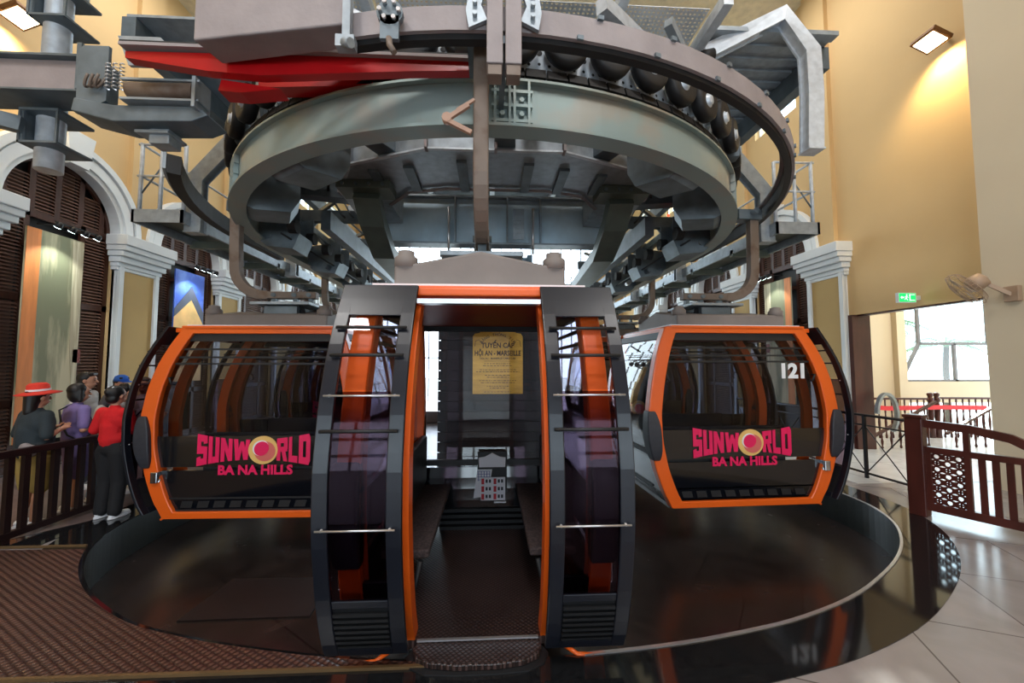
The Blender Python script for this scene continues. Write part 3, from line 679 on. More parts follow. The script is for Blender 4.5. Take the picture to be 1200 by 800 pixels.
mb = MB(); mb.prism([(-3.76, 4.08), (-3.76, 4.68), (-3.72, 4.72), (-3.50, 4.72), (-3.50, 4.20)], lambda p: (p[0], 3.70, p[1]), lambda p: (p[0], 3.73, p[1])); mb.build('side_plate', 'dk', du)
mb = MB(); mb.tube([(-3.25, 3.65, 4.26), (-2.68, 3.65, 4.27)], .075, 16); mb.build('roller', 'brown', du)
mb = MB(); mb.box(-3.3, -2.62, 3.6, 3.63, 4.34, 4.36); mb.box(-3.3, -2.62, 3.6, 3.75, 4.16, 4.18); mb.box(-2.67, -2.64, 3.58, 3.78, 4.1, 4.38); mb.build('roller_frame', 'galv', du)
mb = MB(); mb.prism([(-3.2, 4.62), (-2.85, 4.62), (-2.72, 4.50), (-2.64, 4.36), (-3.1, 4.36)], lambda p: (p[0], 3.45, p[1]), lambda p: (p[0], 3.48, p[1])); mb.build('guard_plate', 'galv', du)
for i in range(3):
    MB().tube([(-2.93 + i * .055, 3.43, 4.40), (-2.93 + i * .055, 3.45, 4.40)], .018, 8).build('bolt', 'alu', du)
for i in range(3):
    x = -3.46 + i * .06; pts = [(x + .016 * math.cos(a * .9), 3.66 + .016 * math.sin(a * .9), 4.28 + a * .005) for a in range(0, 50)]
    MB().tube(pts, .006, 6).build('spring', 'alu', du)
for i in range(3):
    MB().tube([(-3.60 + i * .045 + .045 * math.cos(a), 3.66 - .03 * math.sin(a), 4.40 - .10 * math.sin(a - PI / 2)) for a in [PI * .5 + PI * k / 10 for k in range(11)]], .011, 8).build('hose', 'brown', du)
mb = MB(); mb.box(-3.18, -3.0, 3.78, 3.94, 3.86, 4.0); mb.box(-3.28, -2.98, 3.74, 3.98, 3.94, 3.97); mb.build('lower_bracket', 'galv', du, bevel=.008)
# short slanted housing above it
mb = MB(); mb.prism([(-2.62, 4.72), (-2.2, 5.1), (-2.0, 4.95), (-2.25, 4.6)], lambda p: (p[0], 3.5, p[1]), lambda p: (p[0], 3.9, p[1])); o = mb.build('slanted_duct', 'galv', bevel=.02); tag(o, 'short slanted grey duct just left of the cover box', 'duct')
mb = MB(); mb.beam((-2.22, 3.3, 4.5), (-2.18, 3.3, 5.6), .05, .05); mb.beam((-2.3, 3.3, 4.75), (-2.0, 3.3, 4.95), .05, .05); mb.box(-2.34, -2.1, 3.25, 3.36, 4.4, 4.52); o = mb.build('strut_post', 'galv_lt'); tag(o, 'thin bolted strut post left of the cover box', 'post')

# big cranked bracket, right, carrying the outer rail
def cranked(name, label, pts, w, h, m='galv_lt', yoff=0):
    t = thing(name, label, 'bracket', pts[-1])
    mb = MB(); mb.path(pts, w, h, up=(0, 1, 0)); mb.build('arm', m, t, bevel=.006)
    for s in (-1, 1):
        mb = MB(); mb.path([Vector(p) + Vector((0, s * h * .5, 0)) for p in pts], w * 1.35, .02, up=(0, 1, 0)); mb.build('flange', m, t)
    e = Vector(pts[-1]); mb = MB(); mb.box(e.x - w * .7, e.x + w * .7, e.y - h * .7, e.y + h * .7, e.z - .02, e.z); mb.build('foot_plate', m, t)
    return t
cranked('cranked_bracket', 'large cranked galvanised bracket holding the right end of the outer rail', [(2.5, 4.4, 5.45), (3.28, 4.15, 5.74), (3.54, 4.1, 5.28), (3.55, 4.1, 4.8), (3.52, 4.1, 4.16)], .13, .12)
mb = MB(); mb.tube([(2.42, 4.35, 5.38), (2.58, 4.35, 5.42)], .07, 12); mb.tube([(2.4, 4.35, 5.5), (2.45, 4.35, 5.3)], .02, 6); tag(mb.build('pivot_joint', 'blackm'), 'black pivot joint where the large cranked bracket meets the roof frame', 'joint')
for s, sd in ((-1, 'left'), (1, 'right')):
    for i, y in enumerate((6.5, 9.6, 12.7)):
        cranked('cranked_hanger', ['nearest', 'second', 'farthest'][i] + ' cranked steel hanger between roof and %s walkway' % sd, [(s * 3.95, y, 5.35), (s * 4.2, y, 5.32), (s * 4.68, y, 4.75), (s * 4.68, y, 3.9)], .18, .14, 'galv')

# walkways both sides
def walkway(s, sd):
    y0, y1, xi, xo = 6.25, 19.0, 4.70, 5.45; zb, zt = 3.97, 4.17
    t = thing('service_walkway', 'steel service walkway with handrail above the %s side of the cable line' % sd, 'walkway', (s * 5.1, y0, zb))
    def bx(mb, a, b, c, d, e, f): a, b = s * a, s * b; return mb.box(min(a, b), max(a, b), c, d, e, f)
    mb = MB(); bx(mb, xi, xi + .04, y0, y1, zb, zt); bx(mb, xo - .04, xo, y0, y1, zb, zt); bx(mb, xi, xo, y0, y0 + .02, zb, zt); mb.build('stringer', 'galv', t)
    mb = MB(); bx(mb, xi + .04, xo - .04, y0 + .02, y1, zt - .07, zt - .03); mb.build('deck_sheet', 'green', t)
    y = y0 + 1.2
    while y < y1:
        mb = MB(); bx(mb, xi, xo, y, y + .1, zb - .05, zb + .08); mb.build('cross_member', 'green', t); y += 1.55
    mb = MB()
    y = y0 + .08; ys = []
    while y < y1: ys.append(y); y += 1.35
    for y in ys:
        for x in (xo - .05,) + ((xi + .4, xi + .05) if y == ys[0] else ()):
            p = MB(); p.tube([(s * x, y, zb + .1), (s * x, y, zt + 1.05)], .028, 10); p.build('rail_post', 'galv_lt', t)
    for x in (xo - .05,):
        for z in (zt + 1.05, zt + .55): MB().tube([(s * x, y0 + .05, z), (s * x, y1, z)], .02, 8).build('handrail', 'galv_lt', t)
    for z in (zt + 1.05, zt + .55): MB().tube([(s * (xi + .05), y0 + .08, z), (s * (xo + .0), y0 + .08, z)], .02, 8).build('handrail', 'galv_lt', t)
    MB().tube([(s * (xi + .4), y0 + .08, zt + .7), (s * (xo - .05), y0 + .08, zt + .25)], .012, 8).build('brace_wire', 'dk', t)
walkway(-1, 'left'); walkway(1, 'right')

# inner hexagonal frame ring with gusset beams
hx = thing('ring_frame', 'dark grey angular frame of welded box girders inside the guide rail', 'frame', (0, 5.0, 4.1))
H = [(-2.15, 6.8), (-2.1, 5.6), (-1.7, 4.78), (-.72, 4.38), (.82, 4.38), (1.82, 4.78), (2.22, 5.6), (2.25, 6.8)]
Hi = [(-1.5, 6.8), (-1.5, 5.95), (-1.15, 5.5), (-.6, 5.35), (.7, 5.35), (1.27, 5.5), (1.6, 5.95), (1.6, 6.8)]
mb = MB()
n = len(H)
vs = [(p[0], p[1], 4.20) for p in H] + [(p[0], p[1], 4.22) for p in Hi] + [(p[0], p[1], 4.60) for p in H] + [(p[0], p[1], 4.60) for p in Hi]
cx = sum(p[0] for p in Hi) / n
fs = []
for i in range(n - 1): fs += [(i, i + 1, n + i + 1, n + i), (2 * n + i, 3 * n + i, 3 * n + i + 1, 2 * n + i + 1), (i, 2 * n + i, 2 * n + i + 1, i + 1), (n + i, n + i + 1, 3 * n + i + 1, 3 * n + i)]
mb.add(vs, fs); mb.build('girder', 'galv', hx)
mb = MB()
for p in H[1:-1] + [(.05, 4.38)]: MB().box(p[0] - .015, p[0] + .015, p[1] - .10, p[1] + .02, 4.18, 4.62).build('stiffener', 'mauve', hx)
for a, b in (((-1.75, 4.85), (-2.9, 4.6)), ((1.85, 4.85), (3.0, 4.6)), ((-2.15, 6.0), (-3.5, 5.9)), ((2.25, 6.0), (3.5, 5.9)), ((-1.2, 4.6), (-1.75, 3.75)), ((1.3, 4.6), (1.8, 3.75)), ((0.15, 4.38), (.15, 3.5))):
    mb = MB(); mb.beam((a[0], a[1], 4.42), (b[0], b[1], 4.42), .24, .34, w2=.16, h2=.22); mb.build('spoke_beam', 'dk', hx, bevel=.006)
mb = MB(); mb.box(.34, .52, 3.6, 5.9, 4.68, 4.70)
for i in range(11): mb.box(.34, .36, 3.7 + i * .2, 3.75 + i * .2, 4.62, 4.68); mb.box(.50, .52, 3.7 + i * .2, 3.75 + i * .2, 4.62, 4.68)
mb.build('cable_tray', 'gratedk', hx)
for x in (-1.9, 2.05):
    X = Matrix.Translation((x + (-.13 if x > 0 else .1), 5.55, 4.2)) @ Matrix.Rotation(R(90), 4, 'X') @ Matrix.Rotation(0, 4, 'Z')
mb = MB(); mb.box(-1.75, 1.85, 5.4, 5.42, 4.62, 4.9); mb.box(-1.75, 1.85, 5.3, 6.4, 4.90, 4.93); mb.build('back_plate', 'dk', hx)

# edge lips, ribs and access holes of the ring girder
for a, b in zip(H[1:-1], H[2:-1]):
    MB().beam((a[0], a[1] - .02, 4.20), (b[0], b[1] - .02, 4.20), .05, .02).build('edge_lip', 'galv_lt', hx)
for a, b in zip(Hi[1:-1], Hi[2:-1]):
    MB().beam((a[0], a[1], 4.19), (b[0], b[1], 4.19), .05, .02).build('edge_lip', 'mauve', hx)
for x, y, r_ in ((-1.93, 5.15, 62), (2.03, 5.15, -62)):
    X = Matrix.Translation((x - (.03 if x < 0 else -.03), y - .03, 4.40)) @ Matrix.Rotation(R(-r_), 4, 'Z') @ Matrix.Rotation(R(90), 4, 'X')
    MB().lathe([(.06, -.01), (.06, .015)], 18, X @ Matrix.Scale(1.5, 4, Vector((0, 1, 0))), False).build('access_hole', 'blackm', hx)
for x in (-1.45, -1.0, .9, 1.4, -.35, .45):
    MB().box(x - .06, x + .06, 4.5 + abs(x) * .25, 5.4, 4.165, 4.20).build('bottom_rib', 'dk', hx)
for k, (x, r_) in enumerate(((-2.6, .018), (-2.45, .012), (2.65, .018), (2.5, .012))):
    s = -1 if x < 0 else 1
    P = [(x, 18, 4.5), (x, 9, 4.5), (x, 7, 4.42), (x - s * .2, 5.9, 4.36), (x - s * .5, 5.2, 4.42), (x - s * .3, 4.6, 4.3), (x + s * .1, 4.9, 4.15)]
    MB().tube(P, r_, 8).build('cable', 'rubber', hx)
for s in (-1, 1):
    for y in (5.6, 7.2, 8.8, 10.4):
        MB().beam((s * 2.3, y, 4.45), (s * 3.5, y, 4.45), .12, .2).build('cross_tie', 'dk', hx)
    for y in (6.4, 8.0, 9.6):
        MB().beam((s * 2.3, y, 4.55), (s * 3.45, y + 1.3, 4.6), .06, .06).build('diagonal_tie', 'galv', hx)
# blue-grey cross girder and the two tapered legs
bgd = thing('cross_girder', 'blue grey plate girder crossing behind the cabin roof', 'girder', (0, 6.9, 3.75))
MB().box(-1.85, 2.05, 6.90, 6.93, 3.90, 4.70).build('web_plate', 'blue', bgd)
mb = MB(); mb.box(-1.95, 2.15, 6.78, 7.02, 4.70, 4.73); mb.box(-1.95, 2.15, 6.76, 7.04, 3.87, 3.90); mb.build('flange', 'galv', bgd)
for x in (-1.8, -.62, .28, .86, 1.98): MB().box(x - .012, x + .012, 6.78, 6.90, 3.9, 4.70).build('stiffener', 'galv', bgd)
mb = MB(); mb.box(.36, .54, 6.4, 6.42, 3.85, 4.35); [mb.box(.36 + .045 * j, .385 + .045 * j, 6.39, 6.4, 3.87 + .07 * i, 3.90 + .07 * i) for i in range(6) for j in range(4)]; mb.build('cable_tray', 'galv', bgd)
for x in (-.72, .72): MB().tube([(x, 6.75, 3.7), (x, 6.75, 4.5)], .02, 8).build('tie_rod', 'alu', bgd)
for s, x0, x1, sd in ((-1, -1.65, -1.85, 'left'), (1, 1.78, 2.05, 'right')):
    lg = thing('tapered_leg', 'tapered green grey leg beam running back from the %s of the ring frame' % sd, 'beam', (x0, 5.3, 3.9))
    mb = MB(); mb.path([(x0, 5.3, 4.08), (x0 + s * .03, 5.7, 3.85), (x0 + s * .08, 6.5, 3.62), (x1, 9.2, 3.64)], .34, .2, up=(0, .2, 1)); mb.build('box_leg', 'green', lg, bevel=.008)
    mb = MB(); mb.box(x0 - .34, x0 + .34, 5.12, 5.5, 4.08, 4.19); mb.build('head_plate', 'green', lg)
    for k in range(4): MB().tube([(x0 - .26 + k * .17, 5.10, 4.13), (x0 - .26 + k * .17, 5.12, 4.13)], .022, 8).build('bolt', 'dk', lg)

sf_ = thing('sheave_frame', 'dark steel sheave frame standing behind the middle cabin roof', 'frame', (.08, 7.6, 3.2))
for x in (-.62, .74): MB().box(x - .05, x + .05, 7.5, 7.7, PD, 3.9).build('side_post', 'dk', sf_)
MB().box(-.57, .69, 7.55, 7.65, 3.45, 3.86).build('panel', 'dk', sf_)
for x in (-.2, .06, .34): MB().box(x - .02, x + .02, 7.48, 7.55, 3.45, 3.86).build('rib', 'green', sf_)
# longitudinal inner runners with rollers and grip levers
for s, sd in ((-1, 'left'), (1, 'right')):
    t = thing('roller_track', 'dark track of small rollers and levers along the %s cable line' % sd, 'track', (s * 2.9, 6, 4.0))
    MB().box(min(s * 2.55, s * 2.7), max(s * 2.55, s * 2.7), 6.4, 19, 3.95, 4.25).build('track_beam', 'dk', t)
    MB().box(min(s * 3.35, s * 3.5), max(s * 3.35, s * 3.5), 6.4, 19, 4.3, 4.42).build('track_beam', 'dk', t)
    for k in range(20):
        y = 6.2 + k * .62; X = Matrix.Translation((s * 3.02, y, 3.92)) @ Matrix.Rotation(R(90), 4, 'Y')
        ro = MB().lathe([(.03, -.06), (.10, -.06), (.10, .06), (.03, .06)], 14, X, False).build('roller', 'rubber', t)
        MB().beam((s * 3.0, y, 3.92), (s * 3.25, y + .12, 4.2), .05, .04).build('lever', 'galv_lt' if k % 2 else 'dk', ro)
    for k in range(10):
        y = 6.6 + k * 1.2; MB().tube([(s * 3.2, y, 3.72), (s * 3.2, y + .22, 3.72)], .05, 10).build('spring_housing', 'dk' if k % 2 else 'alu', t)
    MB().tube([(s * 3.1, 6.0, 3.75), (s * 3.1, 9, 3.77), (s * 3.1, 19, 3.74)], .015, 6).build('cable', 'blackm', t)
for i, (x, y, z, d) in enumerate(((2.72, 5.9, 4.1, 'right of the ring frame, lower'), (2.35, 4.6, 4.55, 'right of the ring frame, upper'))):
    tag(MB().ell((x, y, z), (.018, .018, .018), 8).build('signal_lamp', 'reds'), 'small red signal lamp glowing ' + d, 'lamp')

# roof of the machinery: perforated panels, ribs, beams
rf = thing('machine_roof', 'roof of perforated white sheets and grey beams over the machinery', 'roof', (0, 8, 5.7))
for (a, b, c, d, z) in ((.1, 1.25, 3.9, 5.4, 5.55), (1.4, 2.3, 3.9, 5.4, 5.55), (.1, 1.25, 5.55, 7.2, 5.55), (1.4, 2.3, 5.55, 7.2, 5.55), (-1.2, -.05, 3.9, 5.4, 5.55), (-1.2, -.05, 5.55, 7.2, 5.55), (-2.4, -1.35, 3.9, 5.4, 5.55)):
    MB().box(a, b, c, d, z, z + .004).build('perforated_sheet', 'grate', rf)
for x in (-2.5, -1.28, .02, 1.32, 2.38): MB().box(x - .05, x + .05, 3.7, 12, 5.42, 5.55).build('rib', 'galv_lt', rf)
for y in (5.47, 7.3, 9.3, 11.3): MB().box(-3.3, 3.3, y - .06, y + .06, 5.36, 5.48).build('cross_beam', 'galv', rf)
mb = MB(); mb.beam((-1.9, 3.5, 5.2), (1.2, 5.6, 5.35), .12, .12); mb.build('diagonal_beam', 'galv_lt', rf)
mb = MB(); mb.beam((1.05, 3.6, 5.25), (3.2, 5.4, 5.45), .12, .14); mb.build('diagonal_beam', 'galv_lt', rf)
mb = MB(); mb.beam((1.75, 3.7, 5.2), (2.5, 4.4, 4.9), .08, .1); mb.build('diagonal_beam', 'galv', rf)
mb = MB()
for i in range(16): mb.box(2.45, 4.0, 4.2 + i * .2, 4.31 + i * .2, 5.60, 5.63)
mb.box(2.45, 4.0, 4.2, 9.0, 5.63, 5.65); mb.build('ribbed_sheet', 'galv', rf)
MB().box(-4.0, -2.5, 4.4, 8.5, 5.62, 5.65).build('ribbed_sheet', 'galv', rf)
MB().box(-2.5, 2.45, 7.3, 9.0, 5.62, 5.65).build('solid_sheet', 'dk', rf)
for s in (-1, 1): MB().box(min(s * 3.9, s * 4.05), max(s * 3.9, s * 4.05), 4.4, 17, 5.35, 5.62).build('edge_beam', 'dk', rf)
# second row of tyres high up (their treads peep over the rail)
for i, t in enumerate((1, 8, 15, 21)):
    X = frame_at(t, 3.1, 4.98) @ Matrix.Rotation(R(-90), 4, 'X'); o = MB().lathe(ring_prof(), 22, X).build('spare_tyre', 'rubber')
    tag(o, ['first', 'second', 'third', 'fourth'][i] + ' from the left of the upper tyres under the machinery roof', 'tyre', 'upper tyres under the roof')

# ================================================================== CABINS
PROF_DOOR = [(0, .92), (.12, 1.0), (.25, 1.06), (.5, 1.14), (.85, 1.21), (1.2, 1.22), (1.55, 1.16), (1.85, 1.06), (2.1, .93), (2.3, .80), (2.45, .72)]
PROF_FAR = [(0, .89), (.12, .96), (.25, 1.01), (.5, 1.09), (.85, 1.15), (1.2, 1.16), (1.55, 1.12), (1.85, 1.07), (2.1, 1.01), (2.3, .94), (2.45, .90)]
def prof(z, side=-1):
    T = PROF_DOOR if side < 0 else PROF_FAR
    return (interp(T, z - .06) + interp(T, z) + interp(T, z + .06)) / 3
LH = .80
def zlist(z0, z1, n): return [lerp(z0, z1, i / n) for i in range(n + 1)]
def cstrip(mb, x0, x1, z0, z1, off, th, side=-1, n=None):
    """strip following the bowed side of the cabin"""
    n = n or max(1, int((z1 - z0) / .1)); vs = []; fs = []
    for z in zlist(z0, z1, n):
        y0 = side * (prof(z, side) + off); y1 = side * (prof(z, side) + off + th)
        vs += [(x0, y0, z), (x1, y0, z), (x1, y1, z), (x0, y1, z)]
    for i in range(n):
        for k in range(4): fs.append((4 * i + k, 4 * i + (k + 1) % 4, 4 * i + 4 + (k + 1) % 4, 4 * i + 4 + k))
    fs += [(3, 2, 1, 0), (4 * n, 4 * n + 1, 4 * n + 2, 4 * n + 3)]
    return mb.add(vs, fs)
def endloop(inset, z0, z1, n=18):
    return [(-(prof(z, -1) - inset), z) for z in zlist(z0, z1, n)] + [(prof(z, 1) - inset, z) for z in zlist(z0, z1, n)[::-1]]
def endpanel(mb, x0, x1, inset, z0, z1, n=12):
    return mb.prism(endloop(inset, z0, z1, n), lambda p: (x0, p[0], p[1]), lambda p: (x1, p[0], p[1]))
BLK = {  # blocky capitals as lists of quads in a unit box
 'S': [[(0, .78), (1, .78), (1, 1), (.0, 1)], [(0, .5), (.36, .42), (.36, .8), (0, 1)], [(0, .38), (1, .38), (1, .62), (0, .62)], [(.64, .1), (1, .0), (1, .6), (.64, .6)], [(0, 0), (1, 0), (1, .22), (0, .22)], [(.64, .70), (1, .74), (1, 1), (.64, 1)], [(0, 0), (.36, 0), (.36, .3), (0, .26)]],
 'U': [[(0, 0), (.36, 0), (.36, 1), (0, 1)], [(.64, 0), (1, 0), (1, 1), (.64, 1)], [(0, 0), (1, 0), (1, .24), (0, .24)]],
 'N': [[(0, 0), (.33, 0), (.33, 1), (0, 1)], [(.67, 0), (1, 0), (1, 1), (.67, 1)], [(0, 1), (.33, 1), (1, 0), (.67, 0)]],
 'W': [[(0, 1), (.25, 1), (.38, 0), (.12, 0)], [(.12, 0), (.38, 0), (.6, .9), (.42, .9)], [(.42, .9), (.6, .9), (.88, 0), (.62, 0)], [(.62, 0), (.88, 0), (1, 1), (.76, 1)]],
 'R': [[(0, 0), (.34, 0), (.34, 1), (0, 1)], [(0, .78), (.9, .78), (1, 1), (0, 1)], [(.64, .45), (1, .5), (1, .95), (.64, 1)], [(0, .38), (1, .42), (.9, .62), (0, .6)], [(.40, .5), (.75, .5), (1, 0), (.64, 0)]],
 'L': [[(0, 0), (.36, 0), (.36, 1), (0, 1)], [(0, 0), (1, 0), (1, .25), (0, .25)]],
 'D': [[(0, 0), (.36, 0), (.36, 1), (0, 1)], [(0, .77), (.85, .77), (.85, 1), (0, 1)], [(0, 0), (.85, 0), (.85, .23), (0, .23)], [(.64, .06), (1, .12), (1, .88), (.64, .94)], [(.64, 0), (.85, 0), (1, .14), (.64, .2)], [(.64, .8), (1, .86), (.85, 1), (.64, 1)]],
}
def logo(par, x, sg):
    """x = end plane; sg=+1 for the +x end"""
    def f(u, v, wv): return (x + sg * wv, sg * u, v)
    lt = MB(); kz = 0
    def warp(u, v):   # v in 0..1 -> height, taller towards the ends
        a = abs(u) / .62; lo = .685 - .075 * a * a; hi = .925 + .075 * a * a; return lerp(lo, hi, v)
    for ch, u0, u1 in (('S', -.615, -.505), ('U', -.49, -.375), ('N', -.36, -.235), ('W', -.22, -.045), ('R', .25, .365), ('L', .38, .475), ('D', .49, .615)):
        for q in BLK[ch]:
            P = [(lerp(u0, u1, a), b) for a, b in q]; P = [(u, warp(u, b)) for u, b in P]
            kz += .0004
            lt.add([f(u, v, .0) for u, v in P] + [f(u, v, .006 + kz % .004) for u, v in P], [(0, 1, 2, 3), (7, 6, 5, 4), (0, 4, 5, 1), (1, 5, 6, 2), (2, 6, 7, 3), (3, 7, 4, 0)])
    text_into(lt, 'BA NA HILLS', .155, lambda a, b, c: f(a + .02, b + .51, .004 + c), bold=.006, sx=.93)
    l = lt.build('lettering', 'pink', par)
    def disc(cu, cv, ru, rv, w0, m, nm, rot=0):
        mb = MB(); n = 32; P = []
        for k in range(n):
            a = 2 * PI * k / n; pu, pv = ru * math.cos(a), rv * math.sin(a); P.append((cu + pu * math.cos(rot) - pv * math.sin(rot), cv + pu * math.sin(rot) + pv * math.cos(rot)))
        mb.prism(P, lambda p: f(p[0], p[1], 0), lambda p: f(p[0], p[1], w0)); mb.build(nm, m, l)
    disc(.10, .80, .160, .170, .010, 'gold_em', 'emblem_ring'); disc(.12, .785, .115, .12, .012, 'rose_em', 'emblem_disc'); disc(.075, .825, .085, .095, .0135, 'whitep', 'emblem_rim', -.5); disc(.085, .818, .078, .088, .015, 'pink', 'emblem_sun', -.5)  # white rim printed round the pink sun
def make_cabin(label):
    t = thing('gondola_cabin', label, 'gondola cabin', (0, 0, 0))
    # orange end frames
    for sg in (-1, 1):
        x0, x1 = sg * (LH - .13), sg * LH
        mb = MB(); n = 26; O = endloop(0, 0, 2.3, n); m = len(O)
        def inn(i):
            y, z = O[i]; zi = lerp(.08, 2.22, z / 2.3); return (math.copysign(prof(zi, y) - .16, y), zi)
        I = [inn(i) for i in range(m)]
        vs = []
        for (a, b) in zip(O, I): vs += [(x0, a[0], a[1]), (x1, a[0], a[1]), (x1, b[0], b[1]), (x0, b[0], b[1])]
        fs = []
        for i in range(m):
            j = (i + 1) % m
            for k in range(4): fs.append((4 * i + k, 4 * i + (k + 1) % 4, 4 * j + (k + 1) % 4, 4 * j + k))
        mb.add(vs, fs); ef = mb.build('end_frame', 'orange', t, bevel=.012)
        for s in (-1, 1):   # bumper pads half way up
            b = MB(); zz = zlist(.60, 1.22, 10); O2 = []; vs = []; fs = []
            for i, z in enumerate(zz):
                e = math.sin(PI * i / 10) ** .4 if 0 < i < 10 else .35
                ya, yb = s * (prof(z, s) - .04 - .09 * e), s * (prof(z, s) + .035 * e)
                xx = sg * (LH + .05 * e)
                vs += [(x0, ya, z), (xx, ya, z), (xx, yb, z), (x0, yb, z)]
            for i in range(10):
                for k in range(4): fs.append((4 * i + k, 4 * i + (k + 1) % 4, 4 * i + 4 + (k + 1) % 4, 4 * i + 4 + k))
            fs += [(3, 2, 1, 0), (40, 41, 42, 43)]
            b.add(vs, fs); b.build('bumper', 'bumper', t, bevel=.015)
        xg = sg * (LH - .055)
        ep = MB(); endpanel(ep, xg - .01, xg + .012, .11, .07, .56); endpanel(ep, xg - .01, xg + .012, .11, .60, .97)
        e = ep.build('end_panel', 'blackp', t)
        logo(e, xg + sg * .012, sg)
        v = MB()
        endpanel(v, xg - .01, xg + .02, .12, .08, .10, 2); endpanel(v, xg - .01, xg + .02, .13, .22, .24, 2)
        for k in range(9): y = -.7 + k * .175; v.add([(xg + sg * .02, y - .07, .12), (xg + sg * .02, y + .05, .12), (xg + sg * .02, y + .07, .2), (xg + sg * .02, y - .05, .2)], [(0, 1, 2, 3)])
        v.build('vent_grille', 'blackm', t)
        g = MB(); endpanel(g, xg - .003, xg + .003, .11, .97, 2.24, 12); ew = g.build('end_window', 'tint', t)
        bb = MB()
        for z in (1.84, 1.92, 2.02): endpanel(bb, xg - .012, xg + .02, .115, z, z + .022, 2)
        for z in (2.13,): endpanel(bb, xg - .012, xg + .02, .115, z, z + .09, 2)
        bb.build('window_bar', 'blackm', ew)
        h = MB(); 
        for y in (-.93, .93): MB().tube([(xg + sg * .0, y, 1.68), (xg + sg * .05, y, 1.68), (xg + sg * .05, y * .97, 1.60), (xg, y * .97, 1.60)], .012, 6).build('grab_hook', 'blackm', ew)
    # far side wall
    mb = MB(); cstrip(mb, -.70, .70, .06, .62, -.05, .04, 1); mb.build('side_panel', 'blackp', t)
    mb = MB(); cstrip(mb, -.70, .70, .62, 2.2, -.03, .006, 1); mb.build('side_window', 'tint3', t)
    for za, zb_ in ((.64, .70), (2.15, 2.24)): mb = MB(); cstrip(mb, -.70, .70, za, zb_, -.06, .05, 1); mb.build('side_rail', 'blackm', t)
    # door side: fixed quarter lights, posts
    for sg in (-1, 1):
        a, b = sorted((sg * .47, sg * .70))
        mb = MB(); cstrip(mb, a, b, .06, .5, -.06, .04); mb.build('side_panel', 'blackp', t)
        mb = MB(); cstrip(mb, a, b, .5, 2.2, -.05, .006); mb.build('side_window', 'tint3', t)
        a, b = sorted((sg * .40, sg * .46)); mb = MB(); cstrip(mb, a, b, .03, 2.28, -.17, .12); mb.build('door_post', 'orange', t)
    # plug doors, slid fully open
    for sg in (-1, 1):
        xi, xo = sg * .405, sg * .885; lo, hi = min(xi, xo), max(xi, xo); OFF = .085
        mb = MB(); cstrip(mb, lo, lo + .085, .08, 2.3, OFF, .035); cstrip(mb, hi - .085, hi, .08, 2.3, OFF, .035)
        cstrip(mb, lo, hi, 2.08, 2.3, OFF, .035); cstrip(mb, lo + .085, hi - .085, .08, .14, OFF, .035); cstrip(mb, lo + .085, hi - .085, .42, .47, OFF + .005, .025)
        d = mb.build('door', 'doorp', t, bevel=.006)
        mb = MB(); cstrip(mb, lo + .08, hi - .08, .46, 1.62, OFF + .016, .006); mb.build('door_glass', 'tint2', d)
        mb = MB(); cstrip(mb, lo + .08, hi - .08, 1.63, 2.1, OFF + .016, .006); mb.build('upper_door_glass', 'tint3', d)
        mb = MB()
        for k in range(7): z = .15 + k * .037; cstrip(mb, lo + .09, hi - .09, z, z + .018, OFF + .01, .03, n=1)
        cstrip(mb, lo + .085, hi - .085, .14, .43, OFF + .005, .008); mb.build('door_grille', 'blackm', d)
        for z, m in ((2.0, 'blackm'), (1.83, 'blackm'), (1.6, 'alu'), (1.41, 'blackm'), (.89, 'alu')):
            mb = MB(); y = -(prof(z) + OFF + .055); mb.tube([(lo + .03, y, z), (hi - .03, y, z)], .006 if m == 'alu' else .010, 8)
            for xx in (lo + .06, hi - .06): mb.tube([(xx, y, z), (xx, y + .06, z)], .008, 6)
            mb.build('door_bar', m, d)
        # bottom roller arm
        mb = MB(); xm = (lo + hi) / 2; mb.tube([(xm - sg * .12, -1.04, .42), (xm + sg * .02, -1.0, .40), (xm + sg * .16, -1.0, .46)], .035, 8); mb.box(xm + sg * .14 - .05, xm + sg * .14 + .05, -1.05, -.98, .43, .56); mb.build('door_runner', 'chrome', t, bevel=.006)
    # top door track and lower skids
    mb = MB(); mb.box(-.40, .40, -.99, -.90, 2.17, 2.20); mb.build('door_track', 'alu', t)
    for sg in (-1, 1):
        mb = MB(); mb.tube([(sg * .55, -.95, .0), (sg * .62, -1.0, -.02), (sg * .72, -1.0, -.03)], .014, 8); mb.build('skid', 'orange', t)
    # floor, step, seats
    mb = MB(); mb.box(-.72, .72, -.90, .90, -.02, .03); mb.build('cabin_floor', 'step', t)
    mb = MB(); mb.prism([(-.38, -.9), (.38, -.9), (.40, -.96), (.37, -1.04), (.28, -1.09), (.12, -1.115), (-.12, -1.115), (-.28, -1.09), (-.37, -1.04), (-.40, -.96)], lambda p: (p[0], p[1], -.015), lambda p: (p[0], p[1], .02)); mb.build('step_plate', 'step', t, bevel=.006)
    mb = MB(); mb.prism([(-.40, -.9), (.40, -.9), (.44, -.98), (.40, -1.07), (.3, -1.125), (.12, -1.14), (-.12, -1.14), (-.3, -1.125), (-.40, -1.07), (-.44, -.98)], lambda p: (p[0], p[1], -.06), lambda p: (p[0], p[1], -.016)); mb.build('step_edge', 'blackm', t)
    MB().box(-.385, .385, -.915, -.895, .026, .036).build('threshold_strip', 'alu', t)
    mb = MB()
    for k in range(4): mb.box(-.46, .46, .80 + k * .03, .9 + k * .03, .03 + k * .05, .065 + k * .05)
    mb.build('heater_vent', 'blackm', t)
